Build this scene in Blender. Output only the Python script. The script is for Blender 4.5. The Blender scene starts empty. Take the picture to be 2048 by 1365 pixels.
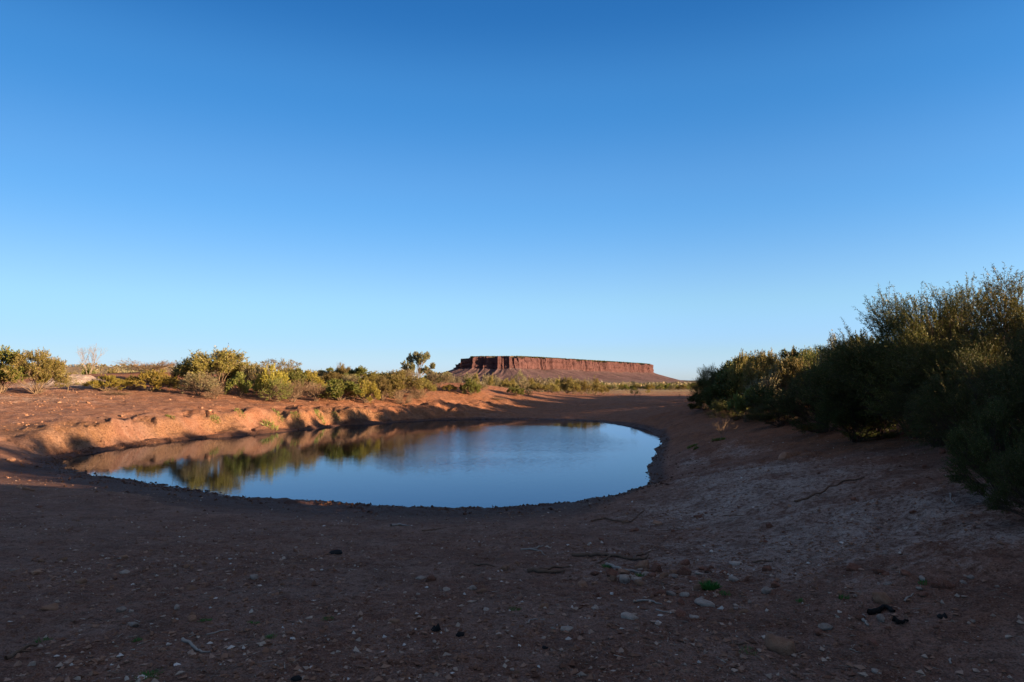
import bpy, math, random
import numpy as np
from math import radians, sin, cos, pi

# ------------------------------------------------------------------ camera
CZ = 2.8                                   # eye height above the water (water is z = 0)
FPX = 1365.0
PITCH = math.atan(85.5 / FPX)
scene = bpy.context.scene
COL = scene.collection
cam_d = bpy.data.cameras.new('camera')
cam_d.lens = 36.0 * FPX / 2048.0
cam_d.sensor_width = 36.0
cam_d.clip_start = 0.05
cam_d.clip_end = 60000
cam = bpy.data.objects.new('camera', cam_d)
cam.location = (0, 0, CZ)
cam.rotation_euler = (pi / 2 + PITCH, 0, 0)
COL.objects.link(cam)
scene.camera = cam

# ------------------------------------------------------------------ light
SUN_EL = radians(7.7)
SUN_AZ = radians(112)                      # clockwise from straight ahead (+Y)
world = bpy.data.worlds.new('World')
scene.world = world
world.use_nodes = True
wn, wl = world.node_tree.nodes, world.node_tree.links
wn.clear()
wout = wn.new('ShaderNodeOutputWorld'); bg = wn.new('ShaderNodeBackground')
sky = wn.new('ShaderNodeTexSky')
sky.sky_type = 'NISHITA'
sky.sun_disc = False
sky.sun_elevation = SUN_EL
sky.sun_rotation = SUN_AZ
sky.altitude = 500
sky.air_density = 1.0
sky.dust_density = 0.3
sky.ozone_density = 2.0
bg.inputs['Strength'].default_value = 0.0575
# colour balance of the sky by height (film-like blues low down; bright warm zenith added to fill the shade)
w_co = wn.new('ShaderNodeTexCoord'); w_sep = wn.new('ShaderNodeSeparateXYZ')
wl.new(w_co.outputs['Generated'], w_sep.inputs[0])
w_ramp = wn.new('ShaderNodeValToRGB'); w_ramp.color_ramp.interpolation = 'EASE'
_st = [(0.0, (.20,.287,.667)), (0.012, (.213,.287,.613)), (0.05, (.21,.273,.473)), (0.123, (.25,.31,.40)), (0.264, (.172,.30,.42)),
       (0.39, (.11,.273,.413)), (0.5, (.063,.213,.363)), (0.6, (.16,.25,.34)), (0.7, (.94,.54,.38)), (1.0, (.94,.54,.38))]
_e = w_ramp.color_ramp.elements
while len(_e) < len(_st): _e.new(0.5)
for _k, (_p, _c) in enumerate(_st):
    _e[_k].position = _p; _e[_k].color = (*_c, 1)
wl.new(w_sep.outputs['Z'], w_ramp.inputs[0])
w_az = wn.new('ShaderNodeValToRGB'); w_az.color_ramp.interpolation = 'B_SPLINE'
_st = [(0.0, .51), (0.2, .655), (0.5, 1.0), (0.8, 1.08), (1.0, .85)]
_e = w_az.color_ramp.elements
while len(_e) < len(_st): _e.new(0.5)
for _k, (_p, _c) in enumerate(_st):
    _e[_k].position = _p; _e[_k].color = (_c, _c, _c, 1)
w_mr = wn.new('ShaderNodeMapRange'); w_mr.inputs['From Min'].default_value = -1
wl.new(w_sep.outputs['X'], w_mr.inputs[0]); wl.new(w_mr.outputs[0], w_az.inputs[0])
def w_mul(a, b):
    m = wn.new('ShaderNodeVectorMath'); m.operation = 'MULTIPLY'
    wl.new(a, m.inputs[0])
    if hasattr(b, 'is_output'): wl.new(b, m.inputs[1])
    else: m.inputs[1].default_value = b
    return m.outputs[0]
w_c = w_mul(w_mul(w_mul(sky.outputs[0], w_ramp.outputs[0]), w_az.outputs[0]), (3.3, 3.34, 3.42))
w_sunv = wn.new('ShaderNodeVectorMath'); w_sunv.operation = 'DOT_PRODUCT'
wl.new(w_co.outputs['Generated'], w_sunv.inputs[0]); w_sunv.inputs[1].default_value = (sin(SUN_AZ) * cos(SUN_EL), cos(SUN_AZ) * cos(SUN_EL), sin(SUN_EL))
w_g = wn.new('ShaderNodeMapRange'); w_g.interpolation_type = 'SMOOTHSTEP'
w_g.inputs['From Min'].default_value = 0.42; w_g.inputs['From Max'].default_value = 0.9
wl.new(w_sunv.outputs['Value'], w_g.inputs[0])
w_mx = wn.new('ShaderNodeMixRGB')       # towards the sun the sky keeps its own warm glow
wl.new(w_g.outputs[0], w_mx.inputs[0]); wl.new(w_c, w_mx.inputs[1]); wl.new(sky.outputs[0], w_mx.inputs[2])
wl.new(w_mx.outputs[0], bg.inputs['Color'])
wl.new(bg.outputs[0], wout.inputs['Surface'])

sun_d = bpy.data.lights.new('sun', 'SUN')
sun_d.energy = 5.0
sun_d.angle = radians(0.53)
sun_d.color = (1.0, 0.72, 0.43)
sun = bpy.data.objects.new('sun', sun_d)
sv = (sin(SUN_AZ) * cos(SUN_EL), cos(SUN_AZ) * cos(SUN_EL), sin(SUN_EL))
from mathutils import Vector
sun.rotation_euler = Vector(sv).to_track_quat('Z', 'Y').to_euler()
sun.location = (40, -20, 30)
COL.objects.link(sun)

vs = scene.view_settings
vs.view_transform = 'Standard'
vs.look = 'None'
vs.gamma = 1.0
vs.use_curve_mapping = False
vs.exposure = 2.0
scene.cycles.use_denoising = True
scene.cycles.max_bounces = 6
scene.cycles.diffuse_bounces = 2
scene.cycles.glossy_bounces = 2
scene.cycles.transmission_bounces = 4
scene.cycles.transparent_max_bounces = 4

# ------------------------------------------------------------------ small helpers
rng = np.random.default_rng(7)

def P(px, py, Y):
    """point of the photograph's pixel (2048 wide) at forward distance Y"""
    dx, dy = px - 1024.0, 682.5 - py
    d = np.array([dx, FPX * cos(PITCH) - dy * sin(PITCH), FPX * sin(PITCH) + dy * cos(PITCH)])
    t = Y / d[1]
    return np.array([d[0] * t, Y, CZ + d[2] * t])

def Pz(px, py, z):
    p = P(px, py, 10.0)
    k = (z - CZ) / (p[2] - CZ)
    return np.array([p[0] * k, 10.0 * k, z])

def tag(o, label=None, cat=None, group=None, kind=None):
    if label: o['label'] = label
    if cat: o['category'] = cat
    if group: o['group'] = group
    if kind: o['kind'] = kind
    return o

def mesh_np(name, V, F, smooth=True, mats=None):
    """V Nx3, F MxK (K fixed) or list of arrays"""
    me = bpy.data.meshes.new(name)
    V = np.asarray(V, dtype=np.float32)
    if not isinstance(F, list): F = [F]
    F = [np.asarray(f, dtype=np.int32) for f in F if len(f)]
    me.vertices.add(len(V)); me.vertices.foreach_set('co', V.ravel())
    loops = np.concatenate([f.ravel() for f in F])
    tot = np.concatenate([np.full(len(f), f.shape[1], dtype=np.int32) for f in F])
    start = np.concatenate([[0], np.cumsum(tot)[:-1]]).astype(np.int32)
    me.loops.add(len(loops)); me.loops.foreach_set('vertex_index', loops)
    me.polygons.add(len(tot)); me.polygons.foreach_set('loop_start', start)
    me.polygons.foreach_set('loop_total', tot)
    me.polygons.foreach_set('use_smooth', np.full(len(tot), smooth))
    me.update(calc_edges=True)
    for m in (mats or []): me.materials.append(m)
    return me

def link(name, me, parent=None, loc=(0, 0, 0), rot=(0, 0, 0), sc=(1, 1, 1)):
    o = bpy.data.objects.new(name, me)
    o.location = loc; o.rotation_euler = rot; o.scale = sc
    COL.objects.link(o)
    if parent: o.parent = parent
    return o

def hash2(ix, iy, s):
    h = (ix.astype(np.int64) * 374761393 + iy.astype(np.int64) * 668265263 + s * 974634777) & 0xffffffff
    h = ((h ^ (h >> 13)) * 1274126177) & 0xffffffff
    h = h ^ (h >> 16)
    return (h & 0xffffff) / float(0xffffff)

def vnoise(x, y, s=0):
    x = np.asarray(x, float); y = np.asarray(y, float)
    ix, iy = np.floor(x).astype(np.int64), np.floor(y).astype(np.int64)
    fx, fy = x - ix, y - iy
    fx = fx * fx * (3 - 2 * fx); fy = fy * fy * (3 - 2 * fy)
    a, b = hash2(ix, iy, s), hash2(ix + 1, iy, s)
    c, d = hash2(ix, iy + 1, s), hash2(ix + 1, iy + 1, s)
    return (a * (1 - fx) + b * fx) * (1 - fy) + (c * (1 - fx) + d * fx) * fy

def fbm(x, y, oct=4, s=0):
    v, a, t = 0, 1.0, 0
    for i in range(oct):
        v = v + a * (vnoise(x * 2 ** i + 17.3 * i, y * 2 ** i - 9.1 * i, s + i) - 0.5) * 2
        t += a; a *= 0.5
    return v / t

def sstep(x, a, b):
    t = np.clip((x - a) / (b - a), 0, 1)
    return t * t * (3 - 2 * t)

# ------------------------------------------------------------------ materials
class NT:
    def __init__(self, name):
        self.m = bpy.data.materials.new(name); self.m.use_nodes = True
        self.t = self.m.node_tree; self.t.nodes.clear()
        self.out = self.t.nodes.new('ShaderNodeOutputMaterial')
    def n(self, typ, **kw):
        nd = self.t.nodes.new('ShaderNode' + typ)
        for k, v in kw.items(): setattr(nd, k, v)
        return nd
    def l(self, a, b): self.t.links.new(a, b)
    def val(self, sock, v):
        if hasattr(v, 'is_output'): self.l(v, sock)
        else: sock.default_value = v
    def mix(self, f, a, b, mode='MIX'):
        nd = self.n('MixRGB', blend_type=mode)
        self.val(nd.inputs[0], f)
        for s, c in ((nd.inputs[1], a), (nd.inputs[2], b)):
            self.val(s, (*c, 1) if isinstance(c, tuple) and len(c) == 3 else c)
        return nd.outputs[0]
    def math(self, op, a, b=0.0, c=None):
        nd = self.n('Math', operation=op)
        self.val(nd.inputs[0], a); self.val(nd.inputs[1], b)
        if c is not None: self.val(nd.inputs[2], c)
        return nd.outputs[0]
    def noise(self, vec, scale, detail=4, rough=0.55, dist=0.0, out=0):
        nd = self.n('TexNoise')
        if vec is not None: self.l(vec, nd.inputs['Vector'])
        nd.inputs['Scale'].default_value = scale; nd.inputs['Detail'].default_value = detail
        nd.inputs['Roughness'].default_value = rough; nd.inputs['Distortion'].default_value = dist
        return nd.outputs[out]
    def ramp(self, f, stops):
        nd = self.n('ValToRGB'); e = nd.color_ramp.elements
        while len(e) < len(stops): e.new(0.5)
        for k, (p, c) in enumerate(stops):
            e[k].position = p
            e[k].color = (c, c, c, 1) if not isinstance(c, tuple) else (*c, 1)
        self.l(f, nd.inputs[0])
        return nd.outputs[0]
    def coord(self, which='Object'):
        return self.n('TexCoord').outputs[which]
    def mapping(self, vec, scale=(1, 1, 1), rot=(0, 0, 0)):
        nd = self.n('Mapping'); self.l(vec, nd.inputs[0])
        nd.inputs['Scale'].default_value = scale; nd.inputs['Rotation'].default_value = rot
        return nd.outputs[0]
    def bump(self, h, strength, dist, normal=None):
        nd = self.n('Bump'); self.l(h, nd.inputs['Height'])
        nd.inputs['Strength'].default_value = strength; nd.inputs['Distance'].default_value = dist
        if normal: self.l(normal, nd.inputs['Normal'])
        return nd.outputs[0]
    def bsdf(self, col, rough=0.9, spec=0.2, normal=None):
        nd = self.n('BsdfPrincipled')
        self.val(nd.inputs['Base Color'], (*col, 1) if isinstance(col, tuple) and len(col) == 3 else col)
        self.val(nd.inputs['Roughness'], rough)
        nd.inputs['Specular IOR Level'].default_value = spec
        if normal: self.l(normal, nd.inputs['Normal'])
        self.l(nd.outputs[0], self.out.inputs[0])
        return nd

def ground_material():
    t = NT('red_soil')
    co = t.n('NewGeometry').outputs['Position']
    zone = t.n('Attribute', attribute_name='zones')
    sep = t.n('SeparateColor'); t.l(zone.outputs['Color'], sep.inputs[0])
    mud, pale, red = sep.outputs[0], sep.outputs[1], sep.outputs[2]
    zone2 = t.n('Attribute', attribute_name='zones2')
    sep2 = t.n('SeparateColor'); t.l(zone2.outputs['Color'], sep2.inputs[0])
    grass, scarp, litter = sep2.outputs[0], sep2.outputs[1], sep2.outputs[2]
    n_big = t.noise(co, 0.35, 5, 0.6)
    n_mid = t.noise(co, 2.2, 5, 0.65)
    n_fine = t.noise(co, 14.0, 5, 0.7)
    n_grit = t.noise(co, 70.0, 3, 0.7)
    tan_ = t.mix(t.ramp(n_mid, [(0.35, 0.0), (0.65, 1.0)]), (0.20, 0.084, 0.052), (0.30, 0.152, 0.104))
    red_ = t.mix(t.ramp(n_mid, [(0.3, 0.0), (0.7, 1.0)]), (0.215, 0.076, 0.032), (0.32, 0.126, 0.058))
    base = t.mix(t.ramp(t.math('ADD', red, t.math('MULTIPLY', t.math('SUBTRACT', n_big, 0.5), 0.9)), [(0.3, 0.0), (0.75, 1.0)]), tan_, red_)
    pale_f = t.ramp(t.math('ADD', pale, t.math('ADD', t.math('MULTIPLY', t.math('SUBTRACT', n_mid, 0.5), 1.1), t.math('MULTIPLY', t.math('SUBTRACT', n_fine, 0.5), 1.0))), [(0.24, 0.0), (0.50, 0.55), (0.8, 1.0)])
    palec = t.mix(n_fine, (0.40, 0.29, 0.24), (0.64, 0.54, 0.48))
    base = t.mix(t.math('MULTIPLY', pale_f, 0.85), base, palec)
    sc_c = t.mix(t.ramp(n_fine, [(0.35, 0.0), (0.65, 1.0)]), (0.18, 0.080, 0.036), (0.38, 0.20, 0.098))
    base = t.mix(t.math('MULTIPLY', scarp, 0.8), base, sc_c)
    gr_c = t.mix(n_fine, (0.30, 0.19, 0.075), (0.40, 0.30, 0.15))
    base = t.mix(grass, base, gr_c)
    dust = t.ramp(t.noise(co, 0.9, 6, 0.62, 0.8), [(0.46, 0.0), (0.62, 0.55)])
    base = t.mix(t.math('MULTIPLY', dust, t.math('SUBTRACT', 1.0, red)), base, (0.33, 0.205, 0.16))
    dk = t.ramp(t.noise(t.mapping(co, (1, 1, 1)), 1.7, 6, 0.7, 0.5), [(0.36, 0.55), (0.5, 0.0)])
    base = t.mix(dk, base, (0.11, 0.045, 0.026))
    # grit, litter crumbs
    base = t.mix(t.ramp(n_grit, [(0.34, 0.85), (0.49, 0.0)]), base, (0.05, 0.026, 0.018))
    base = t.mix(t.ramp(n_grit, [(0.55, 0.0), (0.70, 0.8)]), base, (0.38, 0.245, 0.19))
    base = t.mix(t.math('MULTIPLY', t.ramp(n_fine, [(0.36, 0.9), (0.5, 0.0)]), 0.8), base, (0.085, 0.042, 0.028))
    lit = t.ramp(t.noise(t.mapping(co, (1, 1, 1)), 26, 4, 0.8, 1.2), [(0.57, 0.0), (0.66, 1.0)])
    base = t.mix(t.math('MULTIPLY', t.math('MULTIPLY', lit, litter), 0.6), base, (0.09, 0.05, 0.035))
    mud_c = t.mix(n_fine, (0.050, 0.023, 0.016), (0.12, 0.058, 0.040))
    base = t.mix(t.ramp(t.math('ADD', mud, t.math('MULTIPLY', t.math('SUBTRACT', n_mid, 0.5), 0.5)), [(0.25, 0.0), (0.7, 1.0)]), base, mud_c)
    h = t.math('ADD', t.math('MULTIPLY', n_fine, 0.75), t.math('MULTIPLY', n_grit, 0.25))
    nrm = t.bump(h, 1.0, 0.10)
    nrm = t.bump(n_mid, 0.5, 0.12, nrm)
    crag = t.noise(t.mapping(co, (1, 1, 0.6)), 3.2, 7, 0.72, 0.4)
    nrm = t.bump(t.math('MULTIPLY', crag, scarp), 0.7, 0.4, nrm)
    t.bsdf(base, t.mix(mud, (0.95,) * 3, (0.7,) * 3), 0.15, nrm)
    return t.m

def water_material():
    t = NT('still_muddy_water')
    co = t.n('NewGeometry').outputs['Position']
    patch = t.ramp(t.noise(t.mapping(co, (0.05, 0.085, 1)), 1.0, 3, 0.5, 0.4), [(0.44, 0.2), (0.58, 1.0)])
    ps = t.n('SeparateXYZ'); t.l(co, ps.inputs[0])
    ex = t.math('POWER', t.math('DIVIDE', t.math('ADD', ps.outputs[0], 0.0), 6.5), 2.0); ey = t.math('POWER', t.math('DIVIDE', t.math('SUBTRACT', ps.outputs[1], 33.0), 15.0), 2.0)
    el = t.ramp(t.math('ADD', ex, ey), [(0.25, 1.0), (1.0, 0.12)])
    patch = t.math('MULTIPLY', el, t.math('ADD', 0.45, t.math('MULTIPLY', patch, 0.55)))
    rip = t.noise(t.mapping(co, (3.0, 7.0, 1), (0, 0, 0.25)), 1.6, 2, 0.5)
    rip2 = t.noise(t.mapping(co, (0.8, 1.5, 1)), 1.3, 2, 0.5)
    h = t.math('ADD', t.math('MULTIPLY', t.math('MULTIPLY', rip, patch), 0.0095), t.math('MULTIPLY', rip2, 0.0009))
    nrm = t.bump(h, 1.0, 1.0)
    fr = t.n('Fresnel'); fr.inputs[0].default_value = 1.33; t.l(nrm, fr.inputs['Normal'])
    gl = t.n('BsdfGlossy'); gl.inputs['Roughness'].default_value = 0.02; gl.inputs['Color'].default_value = (0.64, 0.76, 0.94, 1); t.l(nrm, gl.inputs['Normal'])
    df = t.n('BsdfDiffuse'); df.inputs['Color'].default_value = (0.022, 0.014, 0.008, 1)
    mx = t.n('MixShader'); t.l(fr.outputs[0], mx.inputs[0]); t.l(df.outputs[0], mx.inputs[1]); t.l(gl.outputs[0], mx.inputs[2])
    t.l(mx.outputs[0], t.out.inputs[0])
    return t.m

M_GROUND = ground_material()
M_WATER = water_material()

def mesa_material():
    t = NT('mesa_rock')
    co = t.n('NewGeometry').outputs['Position']
    a = t.n('Attribute', attribute_name='zones'); sep = t.n('SeparateColor'); t.l(a.outputs['Color'], sep.inputs[0])
    cliff, top = sep.outputs[0], sep.outputs[1]
    streak = t.noise(t.mapping(co, (0.02, 0.02, 0.010)), 1.0, 6, 0.75, 0.6)
    bands = t.noise(t.mapping(co, (0.002, 0.002, 0.05)), 1.0, 4, 0.6)
    cl = t.mix(t.ramp(streak, [(0.35, 0.0), (0.65, 1.0)]), (0.046, 0.022, 0.023), (0.106, 0.051, 0.050))
    cl = t.mix(t.ramp(bands, [(0.4, 0.0), (0.6, 0.4)]), cl, (0.062, 0.028, 0.029))
    n1 = t.noise(co, 0.01, 6, 0.65); n2 = t.noise(co, 0.05, 4, 0.7)
    ta = t.mix(t.ramp(n1, [(0.35, 0.0), (0.65, 1.0)]), (0.092, 0.053, 0.057), (0.145, 0.085, 0.088))
    ta = t.mix(t.ramp(n2, [(0.5, 0.0), (0.62, 0.75)]), ta, (0.065, 0.052, 0.038))
    low = t.n('SeparateXYZ'); t.l(co, low.inputs[0])
    ta = t.mix(t.ramp(t.math('DIVIDE', low.outputs[2], 300.0), [(0.02, 0.7), (0.2, 0.0)]), ta, (0.085, 0.070, 0.060))
    c = t.mix(cliff, ta, cl)
    c = t.mix(top, c, t.mix(t.ramp(n2, [(0.35, 0.0), (0.6, 1.0)]), (0.05, 0.06, 0.03), (0.12, 0.07, 0.045)))
    t.bsdf(c, 0.95, 0.1, t.bump(t.noise(t.mapping(co, (0.05, 0.05, 0.02)), 1.0, 5, 0.7), 0.8, 14))
    return t.m

def hill_material():
    t = NT('scrubby_hill')
    co = t.n('NewGeometry').outputs['Position']
    n = t.noise(co, 0.02, 5, 0.7)
    t.bsdf(t.mix(t.ramp(n, [(0.4, 0.0), (0.6, 1.0)]), (0.07, 0.065, 0.05), (0.13, 0.10, 0.075)), 0.95, 0.1)
    return t.m

# ------------------------------------------------------------------ the ground's shape
shore_px = [(118,925),(140,938),(180,949),(230,958),(320,969),(400,984),(470,994),(560,1001),(650,1006),(760,1013),(860,1017),
            (960,1018),(1060,1013),(1150,1006),(1230,995),(1280,981),(1303,966),(1300,940),(1310,912),(1324,888),
            (1318,871),(1290,858),(1240,849),(1200,844),(1130,840),(1050,838.5),(980,838.5),(920,839.5),(860,841),
            (800,844),(760,847),(700,850),(640,857),(560,864),(480,872),(400,878),(330,885),(270,893),(210,902),(160,911)]
shore = np.array([Pz(x, y, 0.0)[:2] for x, y in shore_px])

def resample(poly, step):
    out = []
    for i in range(len(poly)):
        a, b = poly[i], poly[(i + 1) % len(poly)]
        n = max(1, int(np.linalg.norm(b - a) / step))
        for k in range(n): out.append(a + (b - a) * k / n)
    return np.array(out)

shore_r = resample(shore, 1.6)

def inside(pts, poly):
    x, y = pts[:, 0], pts[:, 1]
    c = np.zeros(len(pts), bool)
    j = len(poly) - 1
    for i in range(len(poly)):
        xi, yi = poly[i]; xj, yj = poly[j]
        if yi != yj:
            c ^= ((yi > y) != (yj > y)) & (x < (xj - xi) * (y - yi) / (yj - yi) + xi)
        j = i
    return c

def poly_dist(pts, poly):
    d = np.full(len(pts), 1e9)
    for i in range(len(poly)):
        a, b = poly[i], poly[(i + 1) % len(poly)]
        ab = b - a
        t = np.clip(((pts - a) @ ab) / (ab @ ab), 0, 1)
        d = np.minimum(d, np.linalg.norm(pts - (a + t[:, None] * ab), axis=1))
    return d

ctrl = []
for p in shore_r: ctrl.append((p[0], p[1], 0.0))
cpx = [  # (pixel x, pixel y, forward distance)
    # left scarp crest
    (120,862,28.5),(200,845,31.6),(300,831,35.3),(400,829,38.3),(500,827,41),(600,829,43.6),(700,833,47.6),(780,832,50.5),
    # left bank, middle
    (0,870,27),(60,845,30),(0,830,32),(150,818,36),(300,808,41),(450,810,44),(600,812,47.5),(700,816,50),(800,816,53),(900,817,57),
    (1000,813,62),(1100,812,64),(1200,815,62),(0,930,21.5),(0,900,24),
    # left bank top
    (0,790,42),(100,787,44),(200,785,46),(300,785,48),(400,790,48),(500,797,49),(600,797,52),(700,797,54),(800,793,58),(850,790,60),
    (950,782,66),(1000,787,69),(1100,790,76),(1200,793,80),
    # far ramp
    (1200,830,56),(1100,828,60),(1300,832,46),(1340,815,51),(1300,801,68),(1380,799,66),(1250,799,74),(1390,790,95),(1300,789,105),
    # red spoil ridge
    (-60,752,56),(100,760,56),(200,748,60),(280,744,62),(380,746,64),(480,752,66),(600,758,68),(720,762,70),(850,765,72),(950,767,73),(1000,774,76),(1060,782,80),
    # right bank crest
    (1392,815,43),(1450,838,33),(1500,850,28),(1600,866,22),(1700,882,17.6),(1800,895,14),(1890,912,11.5),(1920,990,8),(2048,1050,6.4),
    # right bank middle
    (1345,850,38),(1360,870,29),(1400,890,22.5),(1365,950,17),(1420,950,15),(1520,950,13),(1500,1050,9.4),(1700,1100,7),(1900,1110,5.9),
    (1700,980,9.8),(1300,1100,8.4),(1600,900,17),
]
for x, y, d in cpx: ctrl.append(tuple(P(x, y, d)))
ctrl += [(0,0,1.15),(-5,0,1.2),(3,2,1.16),(-12,0,1.3),(0,-10,1.5),(-20,8,1.3),(0,4,1.05),(-3,4,1.06),(3,4.2,1.08),(-4,8,.80),(0,8,.78),(2,8,.78),
         (-4,11,.52),(0,11,.5),(2.5,11,.56),(-6,6,1.0),(-9,12,.66),(-8,15,.42),(-14,14,.70),(-14,18,.34),(-20,18,.6),(-1,13.3,.27),(-6,14.6,.26),
         (16,42,1.9),(13,28,1.9),(12,20,2.0),(10,12,2.1),(8,6,1.9),(7,0,1.7),(10,-8,2.0),(20,10,2.1),(22,30,2.0),(24,50,1.8),(20,65,1.4),
         (-35,25,1.9),(-45,45,2.4),(-40,5,1.7),(-30,-15,1.7),(15,-25,1.8),(-55,70,2.0),(-30,85,1.6),(0,95,1.4),(35,85,1.3),(50,40,1.8),(-5,110,1.3),(-60,100,1.8),
         (55,0,1.8),(0,-55,1.6),(-55,-30,1.7),(-70,40,2.0),(60,70,1.4)]
for k in (0.35, 0.7):   # pond bed
    c0 = np.array([-4.0, 30.0])
    for p in shore_r[::3]: q = p + (c0 - p) * k; ctrl.append((q[0], q[1], -0.5 - 0.5 * k))
C = np.array(ctrl, float)
EPS2 = 0.15
def phi(r2): return np.sqrt(r2 + EPS2)
n_c = len(C)
D2 = ((C[:, None, :2] - C[None, :, :2]) ** 2).sum(-1)
A = np.zeros((n_c + 3, n_c + 3))
A[:n_c, :n_c] = phi(D2) - np.eye(n_c) * 0.02
A[:n_c, n_c] = 1; A[:n_c, n_c + 1:] = C[:, :2]
A[n_c, :n_c] = 1; A[n_c + 1:, :n_c] = C[:, :2].T
Wt = np.linalg.solve(A, np.concatenate([C[:, 2], [0, 0, 0]]))

MOUND = P(146, 765, 52)
def plain_z(x, y):
    r = np.hypot(x, y); az = np.degrees(np.arctan2(x, y))
    left = sstep(-az, 5, 26)
    hill = 13.5 * left * sstep(r, 190, 620) * (1 + 0.05 * np.sin(az * 0.21 + 1.3) + 0.012 * fbm(az, r / 200, 3, 9))
    hill = hill * (1 - 0.6 * sstep(r, 900, 2500))
    return 1.25 + 0.35 * sstep(-x, -20, 60) + hill + 0.5 * fbm(x / 60, y / 60, 3, 5) * sstep(r, 120, 300)

def ground_z(x, y, detail=True):
    x = np.atleast_1d(np.asarray(x, float)); y = np.atleast_1d(np.asarray(y, float))
    out = plain_z(x, y)
    r = np.hypot(x, y - 25)
    m = r < 115
    if m.any():
        xs, ys = x[m], y[m]
        z = np.empty(len(xs))
        for s in range(0, len(xs), 40000):
            a, b = xs[s:s + 40000], ys[s:s + 40000]
            d2 = (a[:, None] - C[None, :, 0]) ** 2 + (b[:, None] - C[None, :, 1]) ** 2
            z[s:s + 40000] = phi(d2) @ Wt[:n_c] + Wt[n_c] + Wt[n_c + 1] * a + Wt[n_c + 2] * b
        f = sstep(r[m], 75, 112)
        z = z + (0.55 + 0.25 * fbm(xs * 1.1, ys * 1.1, 3, 8)) * np.exp(-((xs - MOUND[0]) / 2.1) ** 2 - ((ys - MOUND[1]) / 1.7) ** 2)
        out[m] = z * (1 - f) + out[m] * f
        if detail:
            pts = np.stack([xs, ys], 1)
            near = (np.abs(z) < 0.6)
            # trampled margin just above the waterline
            tr = np.exp(-np.clip(np.abs(z - 0.06), 0, 9) ** 2 / 0.03)
            out[m] += tr * (0.035 * fbm(xs * 0.7, ys * 0.7, 2, 10) + 0.05 * fbm(xs * 2.6, ys * 2.6, 2, 11) + 0.045 * fbm(xs * 9, ys * 9, 3, 12) * (np.hypot(xs, ys) < 20) + 0.03 * vnoise(xs * 3.6, ys * 3.6, 12))
            bank = sstep(z, 0.5, 0.9) * sstep(np.hypot(xs, ys), 22, 30)
            out[m] += bank * (0.07 * fbm(xs * 1.1, ys * 1.1, 2, 13) + 0.05 * (vnoise(xs * 2.9, ys * 2.9, 14) - 0.5)) * (1 - sstep(np.hypot(xs, ys), 60, 75))
            # eroded clay faces: left scarp and right bank
            sc = sstep(z, 0.06, 0.3) * (1 - sstep(z, 1.0, 1.5)) * sstep(ys, 24, 28) * sstep(-xs, -3, 6) * (1 - sstep(-xs, 18, 21))
            st = 0.10 + 1.02 * sstep(z + 0.12 * fbm(xs * 0.6, ys * 0.6, 2, 29), 0.28, 0.72)
            scz = sstep(z, 0.08, 0.2) * (1 - sstep(z, 1.05, 1.25)) * sstep(ys, 24, 28) * sstep(-xs, 1, 8) * (1 - sstep(-xs, 18, 21))
            out[m] += scz * 0.75 * (st - z)
            lump = fbm(xs * 0.42, ys * 0.42, 3, 21)
            out[m] += sc * (0.34 * lump + 0.20 * (0.3 - np.abs(fbm(xs * 1.2, ys * 1.2, 2, 22))) + 0.12 * (vnoise(xs * 2.9, ys * 2.9, 24) - 0.5) - 0.19 * sstep(fbm(xs * 0.75, ys * 0.75, 3, 26), 0.02, 0.12) + 0.1)
            sr = sstep(z, 0.3, 0.6) * (1 - sstep(z, 1.3, 1.7)) * sstep(xs, 2.6, 4.2) * (1 - sstep(ys, 22, 30))
            out[m] += sr * 0.09 * fbm(xs * 2.2, ys * 2.2, 4, 23)
            out[m] += 0.022 * fbm(xs * 1.2, ys * 1.2, 4, 31) * sstep(np.abs(z), 0.03, 0.3)
            out[m] += (0.022 * fbm(xs * 4.2, ys * 4.2, 3, 33) + 0.014 * fbm(xs * 13, ys * 13, 2, 36) * (np.hypot(xs, ys) < 11)) * (np.hypot(xs, ys) < 18)
            out[m] += 0.07 * fbm(xs * 0.45, ys * 0.45, 3, 35) * sstep(z, 0.5, 1.4) * sstep(np.hypot(xs, ys), 20, 45)
    return out

def gz(x, y): return float(ground_z([x], [y])[0])

def gp(px, py, lo=2.5, hi=160):
    """the point of the ground seen at a pixel"""
    ys = np.geomspace(lo, hi, 500)
    d = P(px, py, 1.0)
    xs = d[0] * ys; zs = CZ + (d[2] - CZ) * ys
    g = ground_z(xs, ys)
    k = np.argmax(g >= zs)
    if not (g >= zs).any(): k = len(ys) - 1
    return np.array([xs[k], ys[k], g[k]])

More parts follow.
